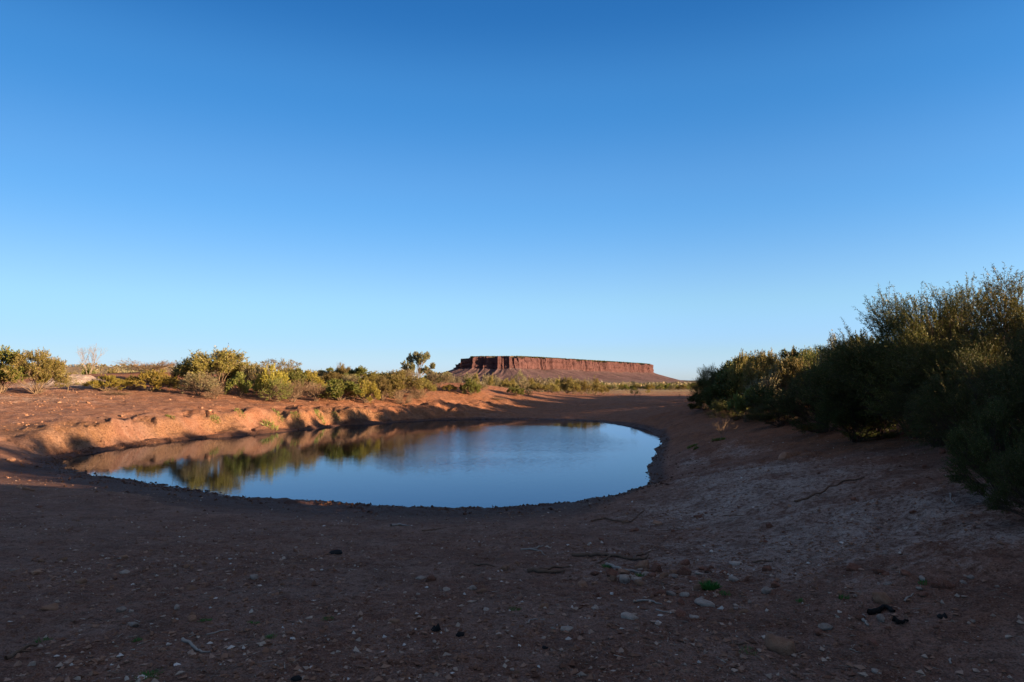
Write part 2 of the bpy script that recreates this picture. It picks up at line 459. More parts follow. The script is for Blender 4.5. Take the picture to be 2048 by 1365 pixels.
def build_ground():
    # rows follow the viewing height so that near ground carries fine relief
    th = np.linspace(math.atan(2.3 / 2.6), math.atan(2.3 / 95.0), 760)
    r1 = 2.3 / np.tan(th)
    r0 = np.geomspace(0.25, 2.5, 14)
    r2 = np.geomspace(97, 30000, 150)
    r1 = np.concatenate([r1[r1 < 17.5], np.arange(17.5, 66, 0.13), np.geomspace(66, 95, 60)])
    R = np.concatenate([r0, r1, r2])
    a_in = np.linspace(-44, 44, 980)
    a_out = np.linspace(44, 316, 150)[1:-1]
    Aa = np.radians(np.concatenate([a_in, a_out]))
    nr, na = len(R), len(Aa)
    X = (R[:, None] * np.sin(Aa)[None]).ravel(); Y = (R[:, None] * np.cos(Aa)[None]).ravel()
    Z = ground_z(X, Y)
    V = np.stack([X, Y, Z], 1)
    V = np.concatenate([V, [[0, 0, gz(0, 0)]]])
    i = np.arange(nr - 1)[:, None] * na; j = np.arange(na)[None]; j2 = (j + 1) % na
    F = np.stack([i + j, i + na + j, i + na + j2, i + j2], -1).reshape(-1, 4)[:, ::-1]
    jj = np.arange(na); T = np.stack([np.full(na, nr * na), (jj + 1) % na, jj], 1)[:, ::-1]
    me = mesh_np('ground', V, [F, T], True, [M_GROUND])
    x, y, z = V.T
    pts = V[:, :2]
    r = np.hypot(x, y)
    near = r < 90
    ds = np.full(len(V), 99.0); ds[near] = poly_dist(pts[near], shore)
    mud = np.clip(1.25 - ds / (0.55 + 3.5 * (1 - sstep(y, 18, 26)) * (1 - sstep(x, 1.0, 3.6))), 0, 1) * (z < 0.42)
    mud = np.maximum(mud, (z < 0.02) * (r < 90) * 1.0)
    # pale clay: right bank patches and the left spoil mound
    def blob(cx, cy, sx, sy, rot=0):
        c, s = cos(rot), sin(rot)
        u = (x - cx) * c + (y - cy) * s; v = -(x - cx) * s + (y - cy) * c
        return np.exp(-(u / sx) ** 2 - (v / sy) ** 2)
    pale = np.zeros(len(V))
    for px, py, sx, sy, w in [(1440,960,1.0,2.6,.62),(1520,940,1.3,2.2,.7),(1600,965,1.6,1.2,.66),(1450,1000,1.2,1.6,.48),(1720,1020,1.4,1.0,.64),(1590,1030,1.2,.9,.55),
                              (1500,1000,2.2,2.6,.64),(1700,1060,2.8,1.8,.6),(1800,1040,1.2,.9,.52),(1900,1060,1.0,.6,.5),(1980,1080,1.0,.5,.45),(1560,1080,2.4,1.2,.42),(1480,905,.9,2.2,.45),(1390,925,.5,1.5,.5)]:
        q = gp(px, py); pale = np.maximum(pale, w * blob(q[0], q[1], sx, sy))
    for px, py, sx, sy, w in [(150,760,3.2,2.6,1.0),(112,770,2.6,3.0,.9),(60,800,5,4,.35)]:
        q = gp(px, py); pale = np.maximum(pale, w * blob(q[0], q[1], sx, sy))
    red = 0.32 * np.ones(len(V))
    red += 0.42 * sstep(r, 34, 50) * sstep(x, -34, -10)
    red += 0.5 * sstep(x, 4, 8) * (y > 14)
    red += 0.35 * (y > 50) * (z > 2.3)
    red -= 0.15 * (r < 15)
    zf = sstep(r, 95, 115)
    grass = 0.65 * zf * (0.4 + 0.6 * (fbm(x / 9, y / 9, 3, 41) > 0)) * sstep(x, 12, 20) + 0.9 * sstep(r, 120, 190)
    grass = np.clip(grass, 0, 1)
    scarp = sstep(z, 0.1, 0.3) * (1 - sstep(z, 0.95, 1.25)) * sstep(-x, 3, 9) * sstep(y, 25, 28) * (y < 50) * (1 - sstep(-x, 19, 23))
    scarp = scarp * sstep(fbm(x * 0.5, y * 0.5, 4, 58), -0.35, 0.25)
    litter = 0.4 + 0.6 * (fbm(x / 1.5, y / 1.5, 3, 51) > 0.0)
    one = np.ones(len(V))
    for nm, cs in (('zones', (mud, pale, np.clip(red, 0, 1.2), one)), ('zones2', (grass, scarp, litter, one))):
        at = me.attributes.new(nm, 'FLOAT_COLOR', 'POINT')
        at.data.foreach_set('color', np.stack(cs, 1).astype(np.float32).ravel())
    tag(link('ground', me), kind='structure')

build_ground()

def build_water():
    c = shore.mean(0)
    lo, hi = shore.min(0) - 2.5, shore.max(0) + 2.5
    nx, ny = 40, 60
    xs, ys = np.linspace(lo[0], hi[0], nx), np.linspace(lo[1], hi[1], ny)
    V = np.array([(a, b, 0.0) for b in ys for a in xs])
    F = [(j * nx + i, j * nx + i + 1, (j + 1) * nx + i + 1, (j + 1) * nx + i) for j in range(ny - 1) for i in range(nx - 1)]
    tag(link('water', mesh_np('water', V, np.array(F), True, [M_WATER])), kind='structure')
build_water()

# ------------------------------------------------------------------ the mesa
def build_mesa():
    top = 282.0
    rim = np.array([(-560,7600),(-600,7350),(-520,7130),(-330,7010),(30,6980),(330,7330),(800,8000),(1300,8720),(1750,9400),(2010,9900),
                    (2090,10250),(1950,10800),(1500,10900),(900,10300),(200,9200),(-350,8300)], float)
    # smooth closed curve
    n = 2600
    tt = np.linspace(0, len(rim), n, endpoint=False)
    i = np.floor(tt).astype(int); f = (tt - i)[:, None]; L = len(rim)
    p0, p1, p2, p3 = rim[(i - 1) % L], rim[i % L], rim[(i + 1) % L], rim[(i + 2) % L]
    c = 0.5 * (2 * p1 + (p2 - p0) * f + (2 * p0 - 5 * p1 + 4 * p2 - p3) * f ** 2 + (-p0 + 3 * p1 - 3 * p2 + p3) * f ** 3)
    seg = np.linalg.norm(np.roll(c, -1, 0) - c, axis=1); s = np.concatenate([[0], np.cumsum(seg)[:-1]]); tot = seg.sum()
    su = np.linspace(0, tot, n, endpoint=False)
    c = np.stack([np.interp(su, np.append(s, tot), np.append(c[:, k], c[0, k])) for k in (0, 1)], 1)
    tan = np.roll(c, -3, 0) - np.roll(c, 3, 0); tan /= np.linalg.norm(tan, axis=1)[:, None]
    nor = np.stack([tan[:, 1], -tan[:, 0]], 1)
    cen = c.mean(0)
    if ((c - cen) * nor).sum() < 0: nor = -nor
    u = su
    but = 45 * fbm(u / 260, u * 0, 3, 61) + 70 * (np.abs(fbm(u / 130, u * 0 + 3, 4, 62)) - 0.3) * (0.15 + 1.2 * vnoise(u / 330, u * 0, 77) ** 2) + 24 * fbm(u / 34, u * 0, 3, 63) * vnoise(u / 170, u * 0 + 5, 78) * 1.6
    leftend = np.exp(-((c[:, 0] + 250) / 400) ** 2) * (c[:, 1] < 7700)
    but -= leftend * 130 * np.abs(fbm(u / 120, u * 0, 4, 64))
    rows, zone = [], []
    zt = top + 5 * fbm(u / 200, u * 0, 4, 65) - 16 * sstep(fbm(u / 70, u * 0, 3, 165), 0.15, 0.4) - 75 * sstep(-c[:, 0], 380, 600) * (c[:, 1] < 7600)
    # plateau rings
    for k in (0.0, 0.35, 0.7, 0.9):
        q = cen + (c - cen) * k
        rows.append(np.column_stack([q, np.full(n, top + 8) + 5 * fbm(q[:, 0] / 120, q[:, 1] / 120, 3, 66)])); zone.append((0, 1))
    for off, dz in ((-70, 3), (-25, 1), (-4, 0)):
        rows.append(np.column_stack([c + nor * (but + off)[:, None], zt + dz])); zone.append((0, 1))
    base = top - 122 + 14 * fbm(u / 180, u * 0, 3, 67)
    nc = 14
    for k in range(nc + 1):
        f = k / nc
        led = 14 * f + 16 * fbm(u / 45, u * 0 + f * 3.5, 4, 68) + 22 * (vnoise(u * 0 + f * 4.5, u / 260, 69) - 0.5)
        rows.append(np.column_stack([c + nor * (but * (1 - 0.35 * f) + led)[:, None], zt + (base - zt) * f])); zone.append((1, 0))
    nt = 46
    slant = 60.0
    for k in range(1, nt + 1):
        f = k / nt
        z = base * (1 - f) ** 1.35
        rg = 1 - np.abs(fbm(u / 105 + 0.6 * f, u * 0 + f * 0.5, 4, 70)) * 2.2
        g = rg * 60 * np.sin(pi * min(1, f * 1.15 + 0.02)) ** 0.8 * (1 - 0.5 * f)
        g += 10 * fbm(u / 32, u * 0 + f * 6, 3, 71) * (1 - f)
        off = 10 + 720 * f ** 1.2
        rows.append(np.column_stack([c + nor * (but * 0.65 * (1 - f) + off + g)[:, None], z - 2.0 * f])); zone.append((max(0, 1 - f * 25) * 0.5, 0))
    V = np.concatenate(rows)
    nr = len(rows)
    a = np.arange(nr - 1)[:, None] * n; j = np.arange(n)[None]; j2 = (j + 1) % n
    F = np.stack([a + j, a + n + j, a + n + j2, a + j2], -1).reshape(-1, 4)
    me = mesh_np('mesa', V, F, False, [mesa_material()])
    Zc = np.repeat(np.array([(q[0], q[1], 0, 1) for q in zone], np.float32), n, 0)
    at = me.attributes.new('zones', 'FLOAT_COLOR', 'POINT'); at.data.foreach_set('color', Zc.ravel())
    me.update()
    tag(link('mesa', me), label='long flat-topped red sandstone mesa standing on the horizon', cat='hill', kind='structure')
    # low grey hill at its right foot
    xs = np.linspace(-1, 1, 80); ys = np.linspace(-1, 1, 30)
    X, Y = np.meshgrid(xs, ys)
    h = 62 * np.clip(1 - np.abs(X) ** 1.6, 0, 1) * np.clip(1 - Y ** 2, 0, 1) * (1 + 0.35 * fbm(X * 3, Y * 3, 4, 80)) * (1 - 0.55 * sstep(X, 0.0, 0.9)) - 2
    hx = 2900 + X * 750; hy = 11500 + Y * 500
    V = np.stack([hx.ravel(), hy.ravel(), h.ravel()], 1)
    nx, ny = 80, 30
    F = np.array([(b * nx + a, b * nx + a + 1, (b + 1) * nx + a + 1, (b + 1) * nx + a) for b in range(ny - 1) for a in range(nx - 1)])
    tag(link('far_hill', mesh_np('far_hill', V, F, True, [hill_material()])), kind='structure')
build_mesa()
# ------------------------------------------------------------------ plants
def leaf_material(name, c1, c2, c3, trans=0.25):
    """c1/c2 leaf colours, c3 dry leaves"""
    t = NT(name)
    g = t.n('NewGeometry')
    isl = g.outputs['Random Per Island']
    oi = t.n('ObjectInfo')
    n = t.noise(t.coord('Object'), 2.2, 2, 0.5)
    f = t.math('ADD', t.math('MULTIPLY', isl, 0.55), t.math('MULTIPLY', t.math('SUBTRACT', n, 0.25), 0.8))
    c = t.mix(f, c1, c2)
    dry = t.ramp(t.math('FRACT', t.math('MULTIPLY', isl, 7.31)), [(0.86, 0.0), (0.9, 1.0)])
    c = t.mix(dry, c, c3)
    hs = t.n('HueSaturation')
    t.l(t.math('ADD', 0.485, t.math('MULTIPLY', oi.outputs['Random'], 0.03)), hs.inputs['Hue'])
    t.l(t.math('ADD', 0.8, t.math('MULTIPLY', oi.outputs['Random'], 0.4)), hs.inputs['Value'])
    t.l(c, hs.inputs['Color'])
    d = t.n('BsdfDiffuse'); tr = t.n('BsdfTranslucent'); mx = t.n('MixShader'); gl = t.n('BsdfGlossy'); m2 = t.n('MixShader')
    gl.inputs['Roughness'].default_value = 0.5
    gl.inputs['Color'].default_value = (0.5, 0.5, 0.5, 1)
    t.l(hs.outputs[0], d.inputs[0]); t.l(hs.outputs[0], tr.inputs[0])
    mx.inputs[0].default_value = trans
    t.l(d.outputs[0], mx.inputs[1]); t.l(tr.outputs[0], mx.inputs[2])
    m2.inputs[0].default_value = 0.04
    t.l(mx.outputs[0], m2.inputs[1]); t.l(gl.outputs[0], m2.inputs[2])
    t.l(m2.outputs[0], t.out.inputs[0])
    return t.m

def bark_material(name, a, b):
    t = NT(name)
    n = t.noise(t.mapping(t.coord('Object'), (6, 6, 1.5)), 3.0, 4, 0.6)
    t.bsdf(t.mix(n, a, b), 0.9, 0.1, t.bump(n, 0.4, 0.02))
    return t.m

LM = {
    'olive':  leaf_material('olive_leaves', (0.115, 0.098, 0.022), (0.22, 0.17, 0.045), (0.24, 0.155, 0.07)),
    'green':  leaf_material('green_leaves', (0.085, 0.105, 0.020), (0.18, 0.185, 0.040), (0.20, 0.15, 0.05)),
    'yellow': leaf_material('yellow_green_leaves', (0.17, 0.145, 0.022), (0.32, 0.25, 0.042), (0.32, 0.23, 0.06)),
    'grey':   leaf_material('grey_green_leaves', (0.13, 0.115, 0.060), (0.23, 0.195, 0.105), (0.30, 0.20, 0.11)),
    'gum':    leaf_material('gum_leaves', (0.13, 0.14, 0.065), (0.28, 0.27, 0.13), (0.34, 0.27, 0.13)),
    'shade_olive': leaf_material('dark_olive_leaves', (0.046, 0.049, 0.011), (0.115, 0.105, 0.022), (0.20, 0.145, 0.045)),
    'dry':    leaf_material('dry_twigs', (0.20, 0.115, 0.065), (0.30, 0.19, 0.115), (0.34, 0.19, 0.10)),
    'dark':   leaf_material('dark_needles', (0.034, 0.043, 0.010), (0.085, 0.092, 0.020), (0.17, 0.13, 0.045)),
    'weed':   leaf_material('fresh_weed', (0.030, 0.115, 0.020), (0.06, 0.20, 0.035), (0.10, 0.15, 0.03)),
}
BARK = bark_material('brown_bark', (0.10, 0.065, 0.042), (0.21, 0.145, 0.10))
BARK_PALE = bark_material('pale_bark', (0.34, 0.26, 0.19), (0.50, 0.41, 0.32))
BARK_DARK = bark_material('dark_bark', (0.045, 0.03, 0.022), (0.11, 0.075, 0.055))

class Buf:
    def __init__(s): s.V = []; s.F = []; s.n = 0
    def add(s, V, F):
        s.V.append(np.asarray(V, float)); s.F.append(np.asarray(F, int) + s.n); s.n += len(V)
    def mesh(s, name, mat, smooth=False):
        return mesh_np(name, np.concatenate(s.V), [f for f in s.F], smooth, [mat])

def unit(v):
    return v / np.maximum(np.linalg.norm(v, axis=-1, keepdims=True), 1e-9)

def tube(buf, pts, r0, r1, k=5):
    pts = np.asarray(pts, float); n = len(pts)
    t = unit(np.gradient(pts, axis=0))
    ref = np.array([0.31, 0.17, 0.93]) if abs(t[:, 2]).mean() < 0.8 else np.array([1, 0.1, 0])
    a = unit(np.cross(t, ref)); b = np.cross(t, a)
    r = np.linspace(r0, r1, n)[:, None, None]
    an = np.linspace(0, 2 * pi, k, endpoint=False)
    V = (pts[:, None] + r * (np.cos(an)[None, :, None] * a[:, None] + np.sin(an)[None, :, None] * b[:, None])).reshape(-1, 3)
    i = np.arange(n - 1)[:, None] * k; j = np.arange(k)[None]; j2 = (j + 1) % k
    buf.add(V, np.stack([i + j, i + j2, i + k + j2, i + k + j], -1).reshape(-1, 4))

def strips(buf, A, B, w, g):
    """many thin tapering three-sided twigs from A to B (Nx3), width w"""
    d = unit(B - A); a = unit(np.cross(d, g.normal(size=A.shape))); b = np.cross(d, a)
    w = np.broadcast_to(np.asarray(w, float), (len(A),))[:, None]
    c = [a, -0.5 * a + 0.87 * b, -0.5 * a - 0.87 * b]
    V = np.stack([A + w * q for q in c] + [B + 0.35 * w * q for q in c], 1).reshape(-1, 3)
    i = np.arange(len(A))[:, None] * 6
    F = np.concatenate([i + np.array([0, 1, 4, 3]), i + np.array([1, 2, 5, 4]), i + np.array([2, 0, 3, 5])])
    buf.add(V, F)

def leaves(buf, p, d, L, W, g, droop=0.0):
    n = len(p)
    d = unit(d + np.array([0, 0, -droop]))
    s = unit(np.cross(d, g.normal(size=(n, 3))))
    L = np.broadcast_to(L, (n,))[:, None] * (0.6 + 0.8 * g.random((n, 1)))
    W = np.broadcast_to(W, (n,))[:, None] * (0.7 + 0.6 * g.random((n, 1)))
    V = np.stack([p, p + d * L * 0.5 + s * W * 0.5, p + d * L, p + d * L * 0.5 - s * W * 0.5], 1).reshape(-1, 3)
    i = np.arange(n)[:, None] * 4
    buf.add(V, i + np.array([0, 1, 2, 3]))

def shrub_proto(seed, lobes=7, sprigs=60, nleaf=14, leafL=0.10, leafW=0.035, sprigL=0.45, shape='dome', spiky=0.5,
                low=0.15, twig_w=0.006, stem_r=0.035, stems=5, bare=0.0, leaf_droop=0.0, asp=1.4):
    """crown about 1 m in radius horizontally and 1 m tall (unit plant, scaled on placing)"""
    g = np.random.default_rng(seed)
    wood, fol = Buf(), Buf()
    cent, rad = [], []
    for i in range(lobes):
        a = 2 * pi * (i / lobes) + g.normal() * 0.5
        if shape == 'dome':
            rr = 0.18 + 0.50 * g.random() ** 0.6; h = low + 0.22 + (0.80 - low - 0.3 * rr) * g.random(); q = 0.24 + 0.16 * g.random()
        elif shape == 'fan':
            rr = 0.10 + 0.55 * g.random(); h = 0.35 + 0.42 * g.random() * (1.15 - rr); q = 0.22 + 0.14 * g.random()
        elif shape == 'clumps':     # many small tufts on arching branches, down to the ground
            a = g.random() * 2 * pi; rr = 1.05 * g.random() ** 0.6; hm = 1.0 - 0.5 * rr ** 2
            h = low + 0.10 + (hm - low - 0.1) * (g.random() ** 0.55); q = 0.11 + 0.13 * g.random()
        else:   # tree
            rr = 0.22 + 0.60 * g.random(); h = 0.50 + 0.40 * g.random() - 0.12 * rr; q = 0.15 + 0.10 * g.random()
        cent.append((cos(a) * rr, sin(a) * rr, h)); rad.append(q)
    cent = np.array(cent) * [1, 1, asp]; rad = np.array(rad)
    allp, alld = [], []
    n_st = min(stems, lobes)
    order = g.permutation(lobes)
    bases = [np.array([g.normal() * 0.06, g.normal() * 0.06, -0.05 * asp]) for _ in range(n_st)]
    if shape == 'gumtree':
        U = 33.0
        gl_ = [(812,722,8),(822,713,8),(809,734,6),(833,709,7),(845,712,8),(852,708,6),(827,725,6),(850,728,5.5),(858,733,5),(864,722,4),(840,729,3.5),(818,730,5),(820,741,4),(862,739,3),(838,716,5)]
        cent = np.array([((x_ - 836) / U, g.normal() * 0.35, (757 - y_) / 52.0 * asp) for x_, y_, r_ in gl_]); rad = np.array([r_ / U * 0.9 for *_, r_ in gl_])
        lobes = len(gl_); stems = 5; n_st = 5
        order = g.permutation(lobes); bases = [np.zeros(3)] * 5
    if shape in ('tree', 'gumtree'):
        fork = np.array([g.normal() * 0.05, g.normal() * 0.05, 0.34 * asp])
        tube(wood, [(0, 0, -0.03), (0.02, 0.01, 0.15 * asp), fork], stem_r * 1.5, stem_r, 6)
    for k, li in enumerate(order):
        c = cent[li]; b = bases[k % n_st]
        if shape in ('tree', 'gumtree'): b = fork
        mid = b + (c - b) * 0.5 + np.array([c[0] * -0.10, c[1] * -0.10, -0.02 if shape != 'tree' else 0.0]) + g.normal(size=3) * 0.03
        pts = [b, b + (mid - b) * 0.5 + g.normal(size=3) * 0.015, mid, mid + (c - mid) * 0.6 + g.normal(size=3) * 0.02, c]
        tube(wood, pts, stem_r * (0.9 if k < n_st else 0.6), stem_r * 0.22, 5)
        ns = sprigs
        # sprig roots inside the lobe, pushed to its upper and outer shell
        v = unit(g.normal(size=(ns, 3))); v[:, 2] = v[:, 2] * 0.8 + 0.15
        rr = rad[li] * (0.35 + 0.75 * g.random((ns, 1)) ** 0.6)
        p = c + v * rr * [1, 1, 0.6 + 0.4 * asp]
        p[:, 2] = np.maximum(p[:, 2], (0.04 + 0.1 * g.random(ns)) * asp)
        out = unit(p - np.array([0, 0, 0.12 * asp]))
        d = unit(out * (0.5 + spiky) + v * 0.35 + np.array([0, 0, 0.25]) + g.normal(size=(ns, 3)) * 0.35)
        # secondary wood: from the lobe's spine to each sprig (a share of them)
        m = max(3, ns // 3)
        q = g.integers(0, ns, m)
        anchor = pts[2] + (c - pts[2]) * g.random((m, 1))
        kink = anchor + (p[q] - anchor) * 0.55 + g.normal(size=(m, 3)) * 0.02
        strips(wood, anchor, kink, twig_w * 1.6, g); strips(wood, kink, p[q], twig_w, g)
        allp.append(p); alld.append(d)
    p = np.concatenate(allp); d = np.concatenate(alld)
    N = len(p)
    Ls = sprigL * (0.5 + g.random(N))
    Ls = Ls * (1 - 0.4 * (p[:, 2] < 0.2))
    tipoff = g.normal(size=(N, 3)) * 0.06 * sprigL / 0.45
    end = p + d * Ls[:, None] + tipoff
    strips(wood, p, end, twig_w * 0.7, g)
    keep = g.random(N) > bare
    pk, ek = p[keep], end[keep]
    dk = unit(ek - pk)
    M = len(pk)
    if M and nleaf:
        t = g.random((M, nleaf)) ** 0.8
        base = pk[:, None] + (ek - pk)[:, None] * t[..., None]
        ld = unit(dk[:, None] * 0.8 + g.normal(size=(M, nleaf, 3)) * 0.75)
        leaves(fol, base.reshape(-1, 3), ld.reshape(-1, 3), leafL, leafW, g, leaf_droop)
    return wood, (fol if fol.n else None)

def dead_proto(seed, depth=5, spread=0.5, r0=0.03):
    g = np.random.default_rng(seed)
    wood = Buf()
    def grow(p, d, L, r, k):
        q = p + d * L * 0.5 + g.normal(size=3) * L * 0.05; e = q + unit(d + g.normal(size=3) * 0.12) * L * 0.5
        tube(wood, [p, q, e], r, r * 0.62, 4 if k > 2 else 3)
        if k == 0: return
        for _ in range(g.integers(2, 4)):
            nd = unit(d + g.normal(size=3) * spread + np.array([0, 0, 0.18]))
            grow(p + (e - p) * (0.6 + 0.4 * g.random()), nd, L * (0.6 + 0.2 * g.random()), r * 0.6, k - 1)
    for i in range(4):
        a = i * pi / 2 + g.random()
        grow(np.array([0.02 * cos(a), 0.02 * sin(a), -0.04]), unit(np.array([cos(a) * 0.6, sin(a) * 0.6, 1])), 0.34, r0, depth)
    V = np.concatenate(wood.V)
    s = 1.0 / max(V[:, 2].max(), 1e-3)
    wood.V = [v * s for v in wood.V]
    return wood, None

PROTO = {}
def proto(key):
    if key in PROTO: return PROTO[key]
    kind, detail, v = key
    s = hash((len(kind) * 7 + ord(kind[0]) * 31 + ord(kind[-1]), {'n': 1, 'm': 2, 'f': 3}[detail], v)) % 100000
    mul = {'n': 1.0, 'm': 0.42, 'f': 0.16}[detail]
    lsz = {'n': 0.42, 'm': 1.0, 'f': 1.9}[detail]
    def c(a): return max(4, int(a * mul))
    if kind == 'olive':
        b = shrub_proto(s, 34, c(70), {'n': 26, 'm': 20, 'f': 12}[detail], 0.085 * lsz, 0.022 * lsz, 0.27, 'clumps', 0.9, 0.14, 0.005, 0.022, 6, asp=1.5)
        m = ('olive', BARK)
    elif kind == 'green':
        b = shrub_proto(s, 32, c(70), {'n': 30, 'm': 22, 'f': 12}[detail], 0.075 * lsz, 0.032 * lsz, 0.17, 'clumps', 0.5, 0.02, 0.004, 0.026, 5, asp=1.3)
        m = ('green', BARK)
    elif kind == 'yellow':
        b = shrub_proto(s, 30, c(70), {'n': 28, 'm': 20, 'f': 12}[detail], 0.07 * lsz, 0.028 * lsz, 0.19, 'clumps', 0.6, 0.02, 0.004, 0.026, 6, asp=1.25)
        m = ('yellow', BARK)
    elif kind == 'grey':
        b = shrub_proto(s, 11, c(150), {'n': 18, 'm': 14, 'f': 9}[detail], 0.06 * lsz, 0.026 * lsz, 0.24, 'dome', 0.5, 0.0, 0.006, 0.022, 8, bare=0.25, asp=1.3)
        m = ('grey', BARK)
    elif kind == 'dry':
        b = shrub_proto(s, 10, c(150), {'n': 7, 'm': 5, 'f': 4}[detail], 0.06 * lsz, 0.016 * lsz, 0.30, 'dome', 0.7, 0.0, 0.007, 0.02, 9, bare=0.3, asp=1.3)
        m = ('dry', BARK)
    elif kind == 'sparse':
        b = shrub_proto(s, 9, c(70), {'n': 20, 'm': 16, 'f': 9}[detail], 0.08 * lsz, 0.026 * lsz, 0.22, 'tree', 0.5, 0.3, 0.005, 0.022, 5, bare=0.15, asp=2.2)
        m = ('grey', BARK)
    elif kind == 'gum':
        b = shrub_proto(s, 13, c(100), {'n': 40, 'm': 26, 'f': 14}[detail], 0.10 * lsz, 0.05 * lsz, 0.11, 'gumtree' if detail == 'n' else 'tree', 0.3, 0.4, 0.004, 0.022, 5, leaf_droop=0.5, asp=2.0)
        m = ('gum', BARK)
    elif kind == 'needle':
        b = shrub_proto(s, 40, c(64), {'n': 34, 'm': 20, 'f': 12}[detail], 0.09 * lsz, 0.018 * lsz, 0.27, 'clumps', 1.0, 0.03, 0.0030, 0.017, 9, asp=1.9)
        m = ('dark', BARK_DARK)
    elif kind == 'thicket':
        b = shrub_proto(s, 36, c(64), {'n': 30, 'm': 18, 'f': 12}[detail], 0.08 * lsz, 0.026 * lsz, 0.18, 'clumps', 0.6, -0.08, 0.004, 0.015, 10, asp=1.5)
        m = ('dark', BARK_DARK)
    elif kind == 'dead':
        b = dead_proto(s, 6, 0.40, 0.0125); m = (None, bark_material('grey_dead_bark', (0.15, 0.11, 0.085), (0.25, 0.19, 0.155)))
    elif kind == 'deadtwig':
        b = dead_proto(s, 5, 0.5, 0.009); m = (None, BARK)
    wood, fol = b
    V = np.concatenate(([*wood.V] + ([*fol.V] if fol else [])))
    top = np.percentile(V[:, 2], 99.7 if kind in ('gum', 'dead', 'deadtwig', 'sparse', 'needle') else 98.6); w = np.percentile(np.abs(V[:, 0]), 99)
    ws = np.array([1 / w, 1 / w, 1 / top])
    wood.V = [v * ws for v in wood.V]
    if fol: fol.V = [v * ws for v in fol.V]
    PROTO[key] = (wood.mesh(kind + '_stems', m[1]), fol, m[0], {})
    return PROTO[key]

NAMES = {'olive': 'acacia_shrub', 'green': 'green_shrub', 'yellow': 'wattle_shrub', 'grey': 'saltbush', 'dry': 'dry_shrub', 'sparse': 'sparse_tree',
         'gum': 'gum_tree', 'needle': 'acacia_tree', 'thicket': 'thicket_shrub', 'dead': 'dead_tree', 'deadtwig': 'dead_shrub'}

def plant(kind, detail, v, x, y, height, halfw, label, cat, group=None, leafmat=None, rot=None, z=None, name=None, depthw=None, bark=None):
    wood, fol, lm, cache = proto((kind, detail, v))
    z = gz(x, y) if z is None else z
    o = bpy.data.objects.new(name or NAMES[kind], None)
    o.empty_display_size = 0.2
    o.location = (x, y, z); COL.objects.link(o)
    o.rotation_euler = (0, 0, rng.random() * 2 * pi if rot is None else rot)
    dw = halfw if depthw is None else depthw
    o.scale = (halfw, halfw * 0.5 + dw * 0.5, height)
    tag(o, label, cat, group)
    is_tree = kind in ('gum', 'sparse', 'needle') or (name or '').endswith('tree')
    wd = wood
    if bark is not None:
        k2 = ('w', bark.name)
        if k2 not in cache:
            w2 = wood.copy(); w2.materials.clear(); w2.materials.append(bark); cache[k2] = w2
        wd = cache[k2]
    link('trunk' if is_tree else 'stems', wd, o)
    if fol:
        lmk = leafmat or lm
        if lmk not in cache: cache[lmk] = fol.mesh(kind + '_' + lmk + '_foliage', LM[lmk])
        link('crown' if is_tree else 'foliage', cache[lmk], o)
    return o

def plant_px(kind, detail, v, cx, top, w, Y, label, cat='shrub', group=None, **kw):
    """cx, top, w: centre, top and width in photo pixels, Y: forward distance"""
    p = P(cx, top, Y)
    z = gz(p[0], Y)
    return plant(kind, detail, v, p[0], Y, max(0.25, p[2] - z), w / FPX * Y * 0.5 * 1.2, label, cat, group, z=z, **kw)

